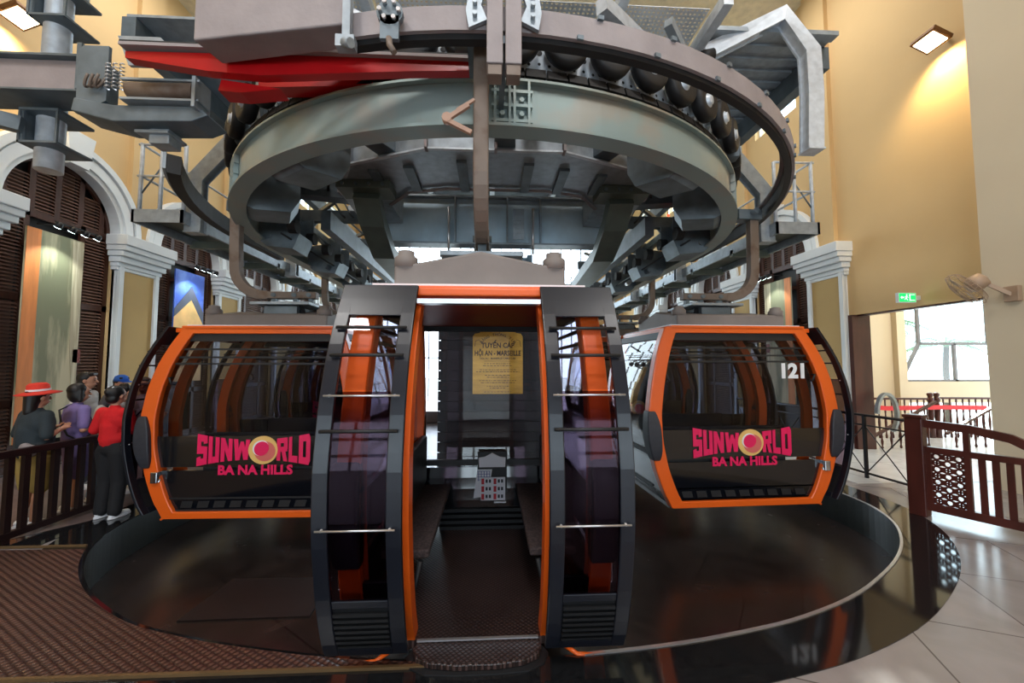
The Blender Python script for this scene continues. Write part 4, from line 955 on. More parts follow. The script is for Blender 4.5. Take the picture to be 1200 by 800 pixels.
    for sg in (-1, 1):
        x0, x1 = sorted((sg * .36, sg * .70))
        mb = MB(); mb.box(x0, x1, -.62, .98, .40, .46); mb.build('seat', 'seat', t, bevel=.015)
        x0, x1 = sorted((sg * .62, sg * .69)); mb = MB(); mb.box(x0, x1, -.6, .95, .50, 1.0); mb.build('backrest', 'blackm', t, bevel=.02)
        mb = MB(); mb.tube([(sg * .42, -.6, .38), (sg * .46, -.6, .2), (sg * .5, -.6, .04)], .02, 8); mb.build('seat_leg', 'blackm', t)
    # ceiling and roof
    MB().box(-.72, .72, -.80, .86, 2.20, 2.26).build('cabin_ceiling', 'orange_in', t)
    MB().box(-.78, .78, -.90, -.78, 2.235, 2.29).build('lintel', 'orange', t, bevel=.01)
    MB().box(-.78, .78, .80, .93, 2.235, 2.29).build('lintel', 'orange', t, bevel=.01)
    MB().box(-.80, .80, -.82, .87, 2.262, 2.32).build('roof_trim', 'orange', t, bevel=.01)
    MB().box(-.74, .74, -.80, .86, 2.321, 2.335).build('roof_strip', 'whitep', t)
    mb = MB(); P = [(-.62, 2.335), (.62, 2.335), (.62, 2.49), (.48, 2.505), (0, 2.60), (-.48, 2.505), (-.62, 2.49)]
    mb.prism(P, lambda p: (p[0], -.70, p[1]), lambda p: (p[0], .70, p[1])); mb.build('roof_shell', 'roofg', t, bevel=.02)
    for x in (-.545, .545):
        for y in (-.64, .64): MB().lathe([(.085, 2.48), (.085, 2.55), (.06, 2.57), (.06, 2.60), (.03, 2.61)], 14, Matrix.Translation((x, y, 0))).build('roof_buffer', 'roofg', t)
    # suspension
    sf = MB(); sf.box(-.34, .34, -.36, .36, 2.66, 2.70); sf.build('suspension_plate', 'galv', t, bevel=.006)
    for x in (-.24, .24):
        for y in (-.26, .26): MB().beam((x, y, 2.48), (x * .8, y * .8, 2.66), .05, .05).build('damper', 'blackm', t)
    mb = MB(); mb.box(-.30, .30, -.2, .2, 2.54, 2.64); mb.build('damper_box', 'dk', t)
    mb = MB(); mb.beam((0, .32, 2.84), (0, -.34, 2.84), .12, .1); mb.build('hanger_bar', 'brown', t, bevel=.01)
    for y in (-.24, 0.05, .26):
        mb = MB(); mb.beam((0, y, 2.7), (0, y * .9, 2.84), .07, .05); mb.tube([(-.08, y * .9, 2.84), (.08, y * .9, 2.84)], .03, 10); mb.build('hanger_pin', 'dk', t)
    P = [(0, -.30, 2.84)]
    for i in range(9):
        a = PI / 2 * i / 8; P.append((0, -.34 - .40 * math.sin(a), 2.84 + .40 * (1 - math.cos(a))))
    P += [(0, -.75, 3.5), (0, -.76, 4.12)]
    mb = MB(); mb.path(P, .13, .11, up=(1, 0, 0)); mb.build('hanger_arm', 'brown', t, bevel=.012)
    mb = MB(); mb.box(-.1, .1, -.84, -.5, 4.05, 4.2); mb.tube([(-.2, -.7, 4.15), (.2, -.7, 4.15)], .04, 10); mb.build('grip', 'dk', t)
    return t
c0 = make_cabin('open gondola cabin in the middle, its doors slid apart')
c0.location = (-.075, 3.58, .03); c0.scale.z = 1.0
cr = copy_tree(c0); cr['label'] = 'orange framed gondola cabin on the right numbered 121'; cr.location = (3.10, 5.65, .08); cr.rotation_euler.z = R(92.2); cr.scale = (1, 1.05, .955)
cl_ = copy_tree(c0); cl_['label'] = 'orange framed gondola cabin on the left beside the queue'; cl_.location = (-2.74, 5.66, .05); cl_.rotation_euler.z = R(-91); cl_.scale = (1, 1.05, .955)
cr2 = copy_tree(c0); cr2['label'] = 'gondola cabin waiting behind the one numbered 121'; cr2.location = (3.05, 9.2, .08); cr2.rotation_euler.z = R(90)
cl2 = copy_tree(c0); cl2['label'] = 'gondola cabin waiting behind the left one'; cl2.location = (-3.0, 9.2, .08); cl2.rotation_euler.z = R(-90)
# number on the right-hand cabin
ew = [o for o in col.objects if o.parent == cr and o.name.startswith('end_window')][0]
mb = MB(); text_into(mb, '121', .26, lambda a, b, c: (-(LH - .045) - c, -(a + .68), b + 1.64), bold=.012, sx=.95)
n_ = mb.build('cabin_number', 'whitep', None); n_.parent = cr; n_['label'] = 'white number 121'
# little maintenance arms on the central hanger
mb = MB(); mb.beam((-.16, 2.72, 3.62), (-.30, 2.72, 3.52), .03, .03); mb.beam((-.14, 2.72, 3.42), (-.30, 2.72, 3.5), .03, .03); mb.tube([(-.31, 2.70, 3.52), (-.31, 2.75, 3.52)], .035, 8); mb.beam((-.12, 2.72, 3.66), (-.24, 2.72, 3.58), .02, .02)
tag(mb.build('release_lever', mat('pinkish_lever_paint', (176, 140, 120), .5)), 'small triangular release lever on the central hanger arm', 'lever')

# ---- slatted column behind the middle cabin, brass plaque, leaflet holder
cp = thing('clad_column', 'black column clad in horizontal slats behind the middle cabin', 'column', (.15, 6.3, PD))
MB().box(-.75, 1.0, 6.05, 6.9, PD, 3.2).build('column_core', 'blackm', cp)
mb = MB()
for i in range(24): z = PD + .05 + i * .15; mb.box(-.78, 1.03, 6.02, 6.05, z, z + .135)
mb.build('cladding', 'slat', cp)
PY = 5.95
pq = thing('brass_plaque', 'brass information plaque with arched top on the black column', 'plaque', (.105, PY, 1.2))
pw, z0, z1 = .37, 1.38, 2.28
P = [(-pw, z0), (pw, z0), (pw, z1 - .05), (pw - .03, z1 - .01), (pw - .1, z1)] + [(.27 * math.cos(a), z1 + .09 * math.sin(a)) for a in [R(x) for x in range(0, 181, 15)]] + [(-pw + .1, z1), (-pw + .03, z1 - .01), (-pw, z1 - .05)]
PX = .105
mb = MB().prism(P, lambda p: (PX + p[0], PY + .0, p[1]), lambda p: (PX + p[0], PY + .06, p[1])); mb.build('plate', 'brass', pq)
mb = MB(); f = lambda z: (lambda a, b, c: (PX + a, PY - .002 - c, z + b))
txt = 'BẢNG THÔNG TIN'
for i, chh in enumerate(txt):
    a = R(50 - i * (100 / (len(txt) - 1))); cx_, cz_ = .30 * math.sin(-a), 1.88 + .30 * math.cos(a)
    text_into(mb, chh, .055, lambda u, v, c, a=a, cx_=cx_, cz_=cz_: (PX + cx_ + u * math.cos(a) - v * math.sin(a), PY - .002 - c, cz_ + u * math.sin(a) + v * math.cos(a)), bold=.001)
text_into(mb, 'TUYẾN CÁP', .105, f(2.0), bold=.003, sx=.85); text_into(mb, 'HỘI AN - MARSEILLE', .105, f(1.885), bold=.003, sx=.72); text_into(mb, 'HOI AN - MARSEILLE CABLE CAR', .036, f(1.83), bold=.001)
mb.box(PX - .2, PX + .2, PY - .004, PY, 1.80, 1.804)
random.seed(3)
for k, (zz, ww) in enumerate(((1.76, .2), (1.73, .22), (1.67, .27), (1.64, .32), (1.59, .19), (1.56, .16), (1.51, .27), (1.48, .25), (1.43, .16), (1.40, .12), (1.345, .2), (1.355 - .04, .0))):
    x = -ww
    while x < ww:
        l = random.uniform(.015, .05); mb.box(PX + x, PX + min(ww, x + l), PY - .003, PY, zz, zz + .009); x += l + .012
for s in (-1, 1): mb.tube([(PX + s * .34, PY, 2.02), (PX + s * .33, PY, 2.10), (PX + s * .28, PY, 2.12), (PX + s * .25, PY, 2.08), (PX + s * .2, PY, 2.1)], .004, 5)
for p_ in mb.v: p_.z += .06
mb.build('engraved_text', 'brassink', pq)
lh = thing('leaflet_holder', 'safety leaflet holder with white header hooked on the cabin window rail', 'leaflet holder', (.0, 4.5, .45))
lx = .02; ly = 4.42
MB().box(lx - .16, lx + .16, ly + .02, ly + .05, .42, .86).build('back_board', 'blackm', lh)
P = [(-.14, .70), (.14, .70), (.145, .80), (.08, .81), (0, .85), (-.08, .81), (-.145, .80)]
mb = MB().prism(P, lambda p: (lx + p[0], ly, p[1]), lambda p: (lx + p[0], ly + .018, p[1])); mb.build('header_card', 'paper', lh)
mb = MB().prism([(-.20, .38), (-.05, .40), (0, .68), (-.16, .68)], lambda p: (lx + p[0], ly - .015, p[1]), lambda p: (lx + p[0], ly - .005, p[1])); sh = mb.build('folded_sheet', 'paper', lh)
mb = MB(); [mb.box(lx - .15 + .03 * i, lx - .143 + .03 * i, ly - .018, ly - .016, .56, .66) for i in range(5)]; [mb.box(lx - .16, lx - .02, ly - .018, ly - .016, .57 + .03 * i, .574 + .03 * i) for i in range(4)]; mb.build('grid_print', 'pblue', sh)
card = MB().box(lx - .12, lx + .14, ly - .035, ly - .02, .36, .60).build('notice_card', 'paper', lh)
mb = MB(); [mb.box(lx - .115 + .13 * i, lx - .085 + .13 * i, ly - .037, ly - .036, .37 + .08 * j, .43 + .08 * j) for i in range(2) for j in range(3)]; mb.build('red_blocks', 'pred', card)
mb = MB(); [mb.box(lx - .07 + .13 * i + .035 * k, lx - .048 + .13 * i + .035 * k, ly - .037, ly - .036, .385 + .08 * j, .42 + .08 * j) for i in range(2) for j in range(3) for k in range(2)]; mb.build('pictograms', 'pdark', card)
mb = MB(); mb.box(lx + .02, lx + .15, ly - .03, ly, .33, .345); mb.build('clip', 'alu', lh)

# ================================================================== FITTINGS
# left fence beside the queue
def bar_fence(name, label, a, b, h, n, m='fence', group=None):
    a = Vector(a); b = Vector(b); t = thing(name, label, 'fence', tuple(a), group)
    MB().beam(a + Vector((0, 0, h)), b + Vector((0, 0, h)), .06, .075).build('top_rail', m, t, bevel=.006)
    MB().beam(a + Vector((0, 0, .07)), b + Vector((0, 0, .07)), .05, .07).build('bottom_rail', m, t, bevel=.006)
    for i in range(n + 1):
        p = a.lerp(b, i / n); MB().box(p.x - .022, p.x + .022, p.y - .03, p.y + .03, 0 if i % 7 == 0 else .07, h).build('baluster', m, t)
    return t
bar_fence('barrier_fence', 'dark brown barrier fence along the waiting queue on the left', (-4.88, 3.4, .01), (-4.88, 5.42, .01), .89, 14)
# black iron railing at the right
def x_rail(name, label, a, b, h, n):
    a = Vector(a); b = Vector(b); t = thing(name, label, 'railing', tuple(a))
    for z, r in ((h, .022), (h - .16, .012), (.08, .018)): MB().tube([a + Vector((0, 0, z)), b + Vector((0, 0, z))], r, 8).build('rail', 'iron', t)
    for i in range(n + 1): p = a.lerp(b, i / n); MB().box(p.x - .02, p.x + .02, p.y - .02, p.y + .02, 0, h).build('post', 'iron', t)
    for i in range(n):
        p, q = a.lerp(b, i / n), a.lerp(b, (i + 1) / n)
        MB().tube([p + Vector((0, 0, .08)), q + Vector((0, 0, h - .16))], .009, 6).build('cross_bar', 'iron', t); MB().tube([q + Vector((0, 0, .08)), p + Vector((0, 0, h - .16))], .009, 6).build('cross_bar', 'iron', t)
    return t
x_rail('iron_railing', 'black iron railing with crossed bars behind the right cabin', (6.02, 5.56, 0), (6.02, 9.56, 0), 1.0, 6)
# carved wooden barrier
A = Vector((5.20, 4.70, 0)); B = Vector((5.95, 3.15, 0)); dv = (B - A); Lb = dv.length; ux = dv.normalized(); ang = math.atan2(ux.y, ux.x)
wb = thing('carved_wooden_barrier', 'reddish brown carved wooden barrier at the right edge', 'barrier', tuple(A), rz=0)
XB = Matrix.Translation(A) @ Matrix.Rotation(ang, 4, 'Z')
def wbx(mb, x0, x1, z0, z1, y=.03): return mb.box(x0, x1, -y, y, z0, z1, XB)
MB().box(-.08, .08, -.08, .08, 0, 1.16, XB).build('end_post', 'wood', wb, bevel=.01)
MB().box(-.095, .095, -.095, .095, 1.16, 1.20, XB).build('post_cap', 'wood', wb, bevel=.01)
mb = MB(); pr = [(0.08, 1.10), (.45, 1.08), (.75, 1.02), (.9, .93), (1.05, .90), (Lb, .90)]; mb.path([XB @ Vector((a, 0, b)) for a, b in pr], .06, .09, up=(0, 0, 1)); mb.build('top_rail', 'wood', wb)
mb = MB(); wbx(mb, .08, Lb, .76, .83); mb.build('middle_rail', 'wood', wb); mb = MB(); wbx(mb, .08, Lb, .08, .17); mb.build('bottom_rail', 'wood', wb)
for x in (.10, .42, .93, 1.25, Lb - .05): mb = MB(); wbx(mb, x - .025, x + .025, .08, .80 if x != .42 else 1.06, .028); mb.build('stile', 'wood', wb)
mb = MB()
for x in [0.50, .60, .70, .80]: wbx(mb, x, x + .055, .17, .76, .012)
mb.build('vertical_board', 'wood', wb)
def fret(x0, x1, z0, z1, name):
    mb = MB(); nx = 3; nz = 8; cw = (x1 - x0) / nx; chh = (z1 - z0) / nz
    for i in range(nx):
        for j in range(nz):
            cx, cz = x0 + (i + .5) * cw, z0 + (j + .5) * chh; n = 10; r = min(cw, chh) * .33; vs = []; fs = []
            for k in range(n):
                a = 2 * PI * k / n; c_, s_ = math.cos(a), math.sin(a); q = .5 / max(abs(c_), abs(s_))
                for rr_x, rr_z, y in ((r * c_, r * s_, -.012), (q * c_ * cw, q * s_ * chh, -.012), (q * c_ * cw, q * s_ * chh, .012), (r * c_, r * s_, .012)): vs.append((cx + rr_x, y, cz + rr_z))
            for k in range(n):
                for e in range(4): fs.append((4 * k + e, 4 * k + (e + 1) % 4, 4 * ((k + 1) % n) + (e + 1) % 4, 4 * ((k + 1) % n) + e))
            mb.add(vs, fs, X=XB)
            if (i + j) % 2 == 0: mb.box(cx - r, cx + r, -.005, .005, cz - .008, cz + .008, XB); mb.box(cx - .008, cx + .008, -.005, .005, cz - r, cz + r, XB)
    mb.build(name, 'wood', wb)
fret(.125, .395, .17, .76, 'fretwork_panel'); fret(.955, 1.225, .17, .76, 'fretwork_panel'); fret(1.275, Lb - .1, .17, .76, 'fretwork_panel')

# stair balustrades in the side hall
def turned(x, y, z0, h, r=.03):
    return MB().lathe([(r * .8, 0), (r, h * .06), (r * .5, h * .14), (r * .9, h * .3), (r * 1.1, h * .42), (r * .5, h * .62), (r * .8, h * .7), (r * .5, h * .78), (r * .7, h)], 8, Matrix.Translation((x, y, z0)))
def newel(x, y, par, h=1.12):
    MB().lathe([(.07, 0), (.07, .3), (.045, .34), (.06, .55), (.07, .75), (.045, .88), (.07, .92), (.07, .98), (.04, 1.0), (.06, 1.05), (.065, 1.09), (.03, h)], 12, Matrix.Translation((x, y, 0))).build('newel_post', 'wood', par)
sb = thing('stair_balustrade', 'brown turned wooden balustrade in front of the big side window', 'balustrade', (10, 9.3, 0))
yb = 9.55
for x in (8.95, 11.0, 11.17, 13.6): newel(x, yb, sb)
for a, b in ((8.95, 11.0), (11.17, 13.6)):
    MB().beam((a, yb, .98), (b, yb, .96), .06, .05).build('handrail', 'wood', sb)
    n = int((b - a) / .17)
    for i in range(1, n): turned(a + (b - a) * i / n, yb, 0, .95, .026).build('baluster', 'wood', sb)
sr = thing('stair_handrail', 'sloping wooden stair handrail rising behind the carved barrier', 'handrail', (9.5, 8.3, 0))
for (x0, z0, x1, z1, y) in ((8.3, .25, 9.8, 1.0, 8.4), (10.0, .3, 11.6, 1.1, 8.4)):
    MB().beam((x0, y, z0), (x1, y, z1), .06, .05).build('handrail', 'wood', sr)
    for i in range(1, 7): s = i / 7; turned(lerp(x0, x1, s), y, 0, lerp(z0, z1, s), .024).build('baluster', 'wood', sr)
tp = MB(); tp.path([(8.95, 9.475, .80), (9.8, 9.475, .74), (11.1, 9.475, .76), (12.4, 9.475, .74)], .01, .11, up=(0, 0, 1)); tag(tp.build('barrier_tape', 'tape'), 'red barrier tape stretched in front of the stair balustrade', 'tape')
# round grey stone scroll at its foot
mb = MB(); P = [(8.35 + .22 * math.cos(a), 8.1, .78 + .42 * math.sin(a)) for a in [R(x) for x in range(-60, 181, 15)]]; mb.path(P, .05, .08, up=(0, 1, 0)); tag(mb.build('curved_handle_rail', 'galv'), 'curved grey escalator-like rail end beside the passage frame', 'handrail')

# exit sign
es = thing('exit_sign', 'green emergency exit sign on the wall above the side passage', 'exit sign', (7.72, 6.9, 3.08))
MB().box(7.45, 7.8, 6.9, 6.95, 2.95, 3.13).build('sign_case', 'white', es)
MB().box(7.78, 7.92, 6.91, 6.94, 3.0, 3.08).build('wall_arm', 'white', es)
face = MB().box(7.47, 7.78, 6.892, 6.899, 2.965, 3.115).build('lit_panel', 'exitg', es)
mb = MB(); x, y, z = 7.56, 6.885, 3.04
mb.box(x - .05, x - .01, y, y + .006, z - .01, z + .01); mb.add([(x - .08, y, z), (x - .05, y, z - .03), (x - .05, y, z + .03)], [(0, 1, 2)])
mb.ell((x + .045, y + .003, z + .045), (.014, .003, .014), 8); mb.beam((x + .04, y + .003, z + .03), (x + .03, y + .003, z - .01), .02, .005); mb.beam((x + .03, y + .003, z - .01), (x + .06, y + .003, z - .05), .012, .005); mb.beam((x + .03, y + .003, z - .01), (x - .0, y + .003, z - .04), .012, .005); mb.beam((x + .04, y + .003, z + .02), (x + .07, y + .003, z), .01, .005); mb.beam((x + .04, y + .003, z + .02), (x + .005, y + .003, z + .01), .01, .005)
mb.box(x + .10, x + .20, y, y + .006, z - .055, z - .045); mb.box(x + .10, x + .20, y, y + .006, z + .045, z + .055); mb.box(x + .10, x + .11, y, y + .006, z - .055, z + .055)
mb.build('running_figure', 'exitw', face)

# wall fan on the pier
fn = thing('wall_fan', 'beige wall fan on the pier at the right edge', 'fan', (7.25, 5.4, 2.9))
FC = Vector((7.02, 5.5, 2.93)); MB().box(7.33, 7.40, 5.15, 5.32, 2.70, 2.92).build('wall_bracket', 'fan', fn, bevel=.01)
mb = MB(); mb.beam((7.35, 5.24, 2.8), (7.16, 5.4, 3.0), .05, .05); mb.build('bracket_arm', 'fan', fn)
rotm = Matrix.Translation(FC) @ Vector((-.5, .5, -.55)).to_track_quat('Z', 'Y').to_matrix().to_4x4() @ Matrix.Scale(1.2, 4)
mb = MB(); mb.lathe([(.03, -.20), (.085, -.18), (.10, -.10), (.09, -.03), (.03, -.02)], 18, rotm); mb.build('motor_housing', 'fan', fn)
cg = MB()
for k in range(28):
    a = 2 * PI * k / 28; cg.tube([rotm @ Vector((r * math.cos(a), r * math.sin(a), z)) for r, z in ((.03, .09), (.14, .085), (.225, .05), (.235, .0), (.2, -.05), (.1, -.075))], .0028, 4, caps=False)
for r, z in ((.235, .0), (.225, .05), (.14, .085), (.2, -.05)): cg.tube([rotm @ Vector((r * math.cos(2 * PI * k / 28), r * math.sin(2 * PI * k / 28), z)) for k in range(29)], .004, 4, caps=False)
cg.build('wire_cage', 'fan', fn)
for k in range(3):
    a = 2 * PI * k / 3; bl = MB(); P = [(.03, -.03), (.1, -.07), (.19, -.07), (.205, 0), (.18, .05), (.09, .03)]
    bl.prism([(p * math.cos(a) - q * math.sin(a), p * math.sin(a) + q * math.cos(a)) for p, q in P], lambda p: rotm @ Vector((p[0], p[1], .018)), lambda p: rotm @ Vector((p[0], p[1], .024))); bl.build('blade', 'fan', fn)

# wall floodlights with a real warm light each
def flood(loc, side, label):
    t = thing('wall_floodlight', label, 'lamp', loc); x, y, z = loc
    mb = MB(); X = Matrix.Translation(loc) @ Matrix.Rotation(R(side * 25), 4, 'Y')
    mb.box(-.18, .18, -.20, .20, -.03, .05, X); mb.build('housing', 'bronze', t, bevel=.01)
    mb = MB(); mb.box(-.14, .14, -.16, .16, -.036, -.031, X); mb.build('lamp_face', 'lampon', t)
    mb = MB(); mb.beam((x, y, z + .04), (x + side * .3, y, z + .05), .05, .03); mb.build('bracket', 'bronze', t)
    d = bpy.data.lights.new('flood_light', 'SPOT'); d.energy = 160; d.color = (1, .72, .34); d.spot_size = R(120); d.spot_blend = .7; d.shadow_soft_size = .12
    o = bpy.data.objects.new('flood_light', d); col.objects.link(o); o.location = (x, y, z - .12); o.rotation_euler = Vector((side * .45, 0, -.9)).to_track_quat('-Z', 'Y').to_euler()
flood((XW - .32, 6.22, 7.4), 1, 'small lit floodlight high on the right wall'); flood((-XW + .32, 6.54, 7.4), -1, 'small lit floodlight high on the left wall')

# murals and their spot bars
def mural(y0, y1, z0, z1, label, kind, side=-1):
    x = side * (XW - .10); t = thing('mural_panel', label, 'mural', (x, (y0 + y1) / 2, z0))
    a, b = sorted((x, x + .03 * side))
    MB().box(a, b, y0, y1, z0, z1).build('painted_board', 'mural_a' if kind == 0 else 'mural_b', t)
    a2, b2 = sorted((x + .03 * side, side * (XW + .2)))
    for zz in (z0 + .2, z1 - .3): MB().box(a2, b2, y0 + .1, y1 - .1, zz, zz + .08).build('batten', 'shutter', t)
    xf = x - side * .006; fa, fb = sorted((xf, x))
    if kind == 0:
        MB().box(fa, fb, y0, y0 + .22, z0, z1).build('orange_strip', 'mural_o', t)
        mb = MB(); mb.prism([(y0 + .75, z1 - .02), (y1, z1 - .02), (y1, z0 + .1), (y0 + .95, z0 + .1), (y0 + .8, z0 + 1.6)], lambda p: (fa, p[0], p[1]), lambda p: (fb, p[0], p[1])); mb.build('pale_curtain', mat('pale_curtain_paint', (206, 196, 168), .7, rgb2=(170, 158, 132), thresh=.5, scale=2, stretch=(1, 5, .4)), t)
        mb = MB(); mb.box(fa - .004, fb, y0 + .86, y0 + 1.0, z0 + 1.35, z0 + 1.6); mb.build('red_sign', mat('dark_red_paint', (120, 44, 30), .6), t)
    else:
        ym = (y0 + y1) / 2
        mb = MB(); mb.prism([(y0, z0), (y1, z0), (y1, z0 + 1.5), (ym + .05, z0 + 2.1), (y0, z0 + 1.6)], lambda p: (fa, p[0], p[1]), lambda p: (fb, p[0], p[1])); h = mb.build('painted_house', 'mural_y', t)
        fa2 = fa - side * .004; fb2 = fb - side * .004
        mb = MB(); mb.prism([(y1, z0 + 1.5), (ym + .05, z0 + 2.1), (y0, z0 + 1.6), (y0, z0 + 1.8), (ym + .05, z0 + 2.45), (y1, z0 + 1.8)], lambda p: (fa2, p[0], p[1]), lambda p: (fb2, p[0], p[1])); mb.build('painted_roof', 'mural_d', t)
        mb = MB(); mb.box(min(fa2, fb2), max(fa2, fb2), y0 + .2, y0 + .55, z0 + .4, z0 + 1.2); mb.build('painted_window', 'mural_a', t)
    return t
mural(7.05, 8.0, .5, 4.15, 'tall faded green and cream mural in the nearest left arch', 0)
mural(10.25, 11.25, 1.4, 4.2, 'mural of a house under blue sky in the second left arch', 1)
mural(9.95, 10.95, .8, 4.1, 'pale curtain mural in the first right arch', 0, 1)
def spotbar(y0, y1, z, side, label, power):
    x = side * (XW - .55); t = thing('spotlight_bar', label, 'spotlights', (x, (y0 + y1) / 2, z))
    MB().beam((x, y0, z), (x, y1, z), .03, .03).build('bar', 'blackm', t)
    for y in (y0 + .2, y1 - .2): MB().beam((x, y, z), (side * XW * .995, y, z + .03), .02, .02).build('wall_arm', 'blackm', t)
    for k in range(4):
        y = lerp(y0 + .06, y1 - .06, k / 3); X = Matrix.Translation((x, y, z - .03)) @ Matrix.Rotation(R(side * -35 + 180), 4, 'Y')
        h = MB().lathe([(.02, -.05), (.045, -.02), (.06, .05), (.055, .052)], 12, X).build('spot_head', 'blackm', t)
        MB().lathe([(.05, .045), (.05, .056)], 12, X, False).build('spot_lens', 'spoton', h)
    d = bpy.data.lights.new('spot_light', 'SPOT'); d.energy = power; d.color = (.9, 1, .95); d.spot_size = R(100); d.spot_blend = .6
    o = bpy.data.objects.new('spot_light', d); col.objects.link(o); o.location = (x, (y0 + y1) / 2, z - .12); o.rotation_euler = Vector((side * .35, 0, -1)).to_track_quat('-Z', 'Y').to_euler()
spotbar(7.05, 7.85, 4.22, -1, 'bar of four lit spotlights above the nearest left mural', 60)
spotbar(10.3, 11.1, 4.3, -1, 'bar of four lit spotlights above the blue sky mural', 80)
spotbar(10.1, 10.8, 4.2, 1, 'bar of four lit spotlights in the first right arch', 50)

# ================================================================== PEOPLE
def blob(shapes, name, m, par, voxel=.014, smooth=5):
    """shapes fused into one continuous skin"""
    mb = MB()
    for s in shapes:
        if s[0] == 'c':
            _, a, b, ra, rb = s; a = Vector(a); b = Vector(b); n = 12
            d = (b - a); L = d.length; q = d.to_track_quat('Z', 'Y').to_matrix().to_4x4(); X = Matrix.Translation(a) @ q
            prof_ = [(max(.0005, ra * math.cos(t)), ra * math.sin(t)) for t in [R(x) for x in (-88, -60, -30, 0)]] + [(max(.0005, rb * math.cos(t)), L + rb * math.sin(t)) for t in [R(x) for x in (0, 30, 60, 88)]]
            mb.lathe(prof_, n, X)
        else:
            _, c, r = s[:3]; X = s[3] if len(s) > 3 else None
            mb.ell(c, r, 14, X)
    me = bpy.data.meshes.new(name); me.from_pydata([tuple(p) for p in mb.v], [], mb.f); me.update()
    o = bpy.data.objects.new(name, me); col.objects.link(o)
    r = o.modifiers.new('r', 'REMESH'); r.mode = 'VOXEL'; r.voxel_size = voxel; r.use_smooth_shade = True
    sm = o.modifiers.new('s', 'SMOOTH'); sm.iterations = smooth; sm.factor = .5
    dg = bpy.context.evaluated_depsgraph_get(); dg.update(); me2 = bpy.data.meshes.new_from_object(o.evaluated_get(dg)); me2.name = name
    o.modifiers.clear(); o.data = me2; bpy.data.meshes.remove(me); me2.materials.clear(); me2.materials.append(M[m] if isinstance(m, str) else m)
    o.parent = par; return o
def person(label, loc, heading, H, c):
    """faces local -y"""
    t = thing('person', label, 'person', loc, rz=heading); k = H / 1.6; t.scale = (k, k, k)
    lean = c.get('lean', 0); V = Vector
    def T(p):   # lean the upper body forward about the hips
        p = V(p)
        if p.z > .85: d = p.z - .85; p = V((p.x, p.y - d * math.sin(lean), .85 + d * math.cos(lean)))
        return p
    skin = c.get('skin', 'skin'); f = c.get('fat', 1.0)
    sh = []; hipx = .085; legs = {}
    for s in (-1, 1):
        st = c.get('stride', 0) * s
        hip, kn, an = V((s * hipx, 0, .80)), V((s * (hipx + .005), -.02 - st * .5, .44)), V((s * (hipx + .01), .02 - st, .08))
        legs[s] = (hip, kn, an)
        sh += [('c', hip, kn, .078 * f, .052), ('c', kn, kn.lerp(an, .35), .050, .052), ('c', kn.lerp(an, .35), an, .050, .032), ('c', an + V((0, .01, -.03)), an + V((0, -.13, -.045)), .032, .026)]
    sh += [('e', (0, 0, .86), (.15 * f, .105 * f, .12))]
    sh += [('c', T((0, .0, .92)), T((0, 0, 1.12)), .115 * f, .12 * f), ('e', T((0, 0, 1.20)), (.155 * f, .095 * f, .16)), ('c', T((-.12, 0, 1.27)), T((.12, 0, 1.27)), .055, .055), ('c', T((0, .01, 1.27)), T((0, -.005, 1.40)), .052, .045)]
    arms = {}
    for s in (-1, 1):
        S = T((s * .165, 0, 1.285)); E, W = c['arms'][0 if s < 0 else 1]; E = V(E); W = V(W); arms[s] = (S, E, W)
        sh += [('c', S, E, .046, .036), ('c', E, W, .036, .023)]
        d = (W - E).normalized(); pr = d.cross(V((0, 0, 1)) if abs(d.z) < .9 else V((0, 1, 0))).normalized(); dn = d.cross(pr)
        pc = W + d * .045; sh += [('c', W, W + d * .06, .024, .030)]
        for i in range(4):
            o_ = pr * (.027 - .018 * i); L = (.062, .072, .068, .052)[i]; a = W + d * .075 + o_; b = a + d * L * .55 - dn * .006; e = b + d * L * .35 - dn * .022
            sh += [('c', a, b, .0095, .009), ('c', b, e, .009, .008)]
        a = W + d * .03 + pr * .025; sh += [('c', a, a + pr * .028 + d * .035, .011, .009)]
    hd = T((0, -.01, 1.49)); yaw = c.get('hyaw', 0); pit = c.get('hpit', 0)
    HX = Matrix.Translation(hd) @ Matrix.Rotation(yaw, 4, 'Z') @ Matrix.Rotation(pit, 4, 'X')
    def hx(p): return HX @ V(p)
    sh += [('e', (0, 0, .02), (.074, .092, .095), HX), ('e', (0, -.02, -.05), (.055, .068, .06), HX), ('c', hx((0, -.09, .005)), hx((0, -.108, -.022)), .010, .014), ('e', (-.076, .005, -.01), (.012, .018, .03), HX), ('e', (.076, .005, -.01), (.012, .018, .03), HX), ('e', (0, -.085, -.058), (.024, .012, .010), HX), ('e', (0, -.075, .035), (.05, .018, .012), HX)]
    body = blob(sh, 'body', skin, t, .0085, 3)
    # face marks
    mb = MB()
    for s in (-1, 1): mb.ell((s * .03, -.087, .005), (.013, .006, .006), 8, HX); mb.ell((s * .031, -.091, .028), (.02, .005, .004), 8, HX)
    mb.build('eyes', 'hair', t, local=True)
    mb = MB(); mb.ell((0, -.096, -.057), (.02, .005, .005), 8, HX); mb.build('mouth', mat('lip_tone', (150, 80, 74), .5), t, local=True)
    # hair
    hs = c.get('hair', 'short'); S2 = [('e', (0, .026, .04), (.088, .098, .092), HX), ('e', (0, .05, -.03), (.076, .062, .07), HX)]
    if hs == 'bob': S2 += [('e', (0, .03, -.02), (.092, .085, .105), HX), ('c', hx((-.07, .02, .02)), hx((-.075, .02, -.09)), .03, .03), ('c', hx((.07, .02, .02)), hx((.075, .02, -.09)), .03, .03)]
    if hs == 'bun': S2 += [('e', (0, .10, .05), (.045, .04, .045), HX)]
    if hs == 'long': S2 += [('c', hx((0, .06, .02)), hx((0, .07, -.16)), .07, .06)]
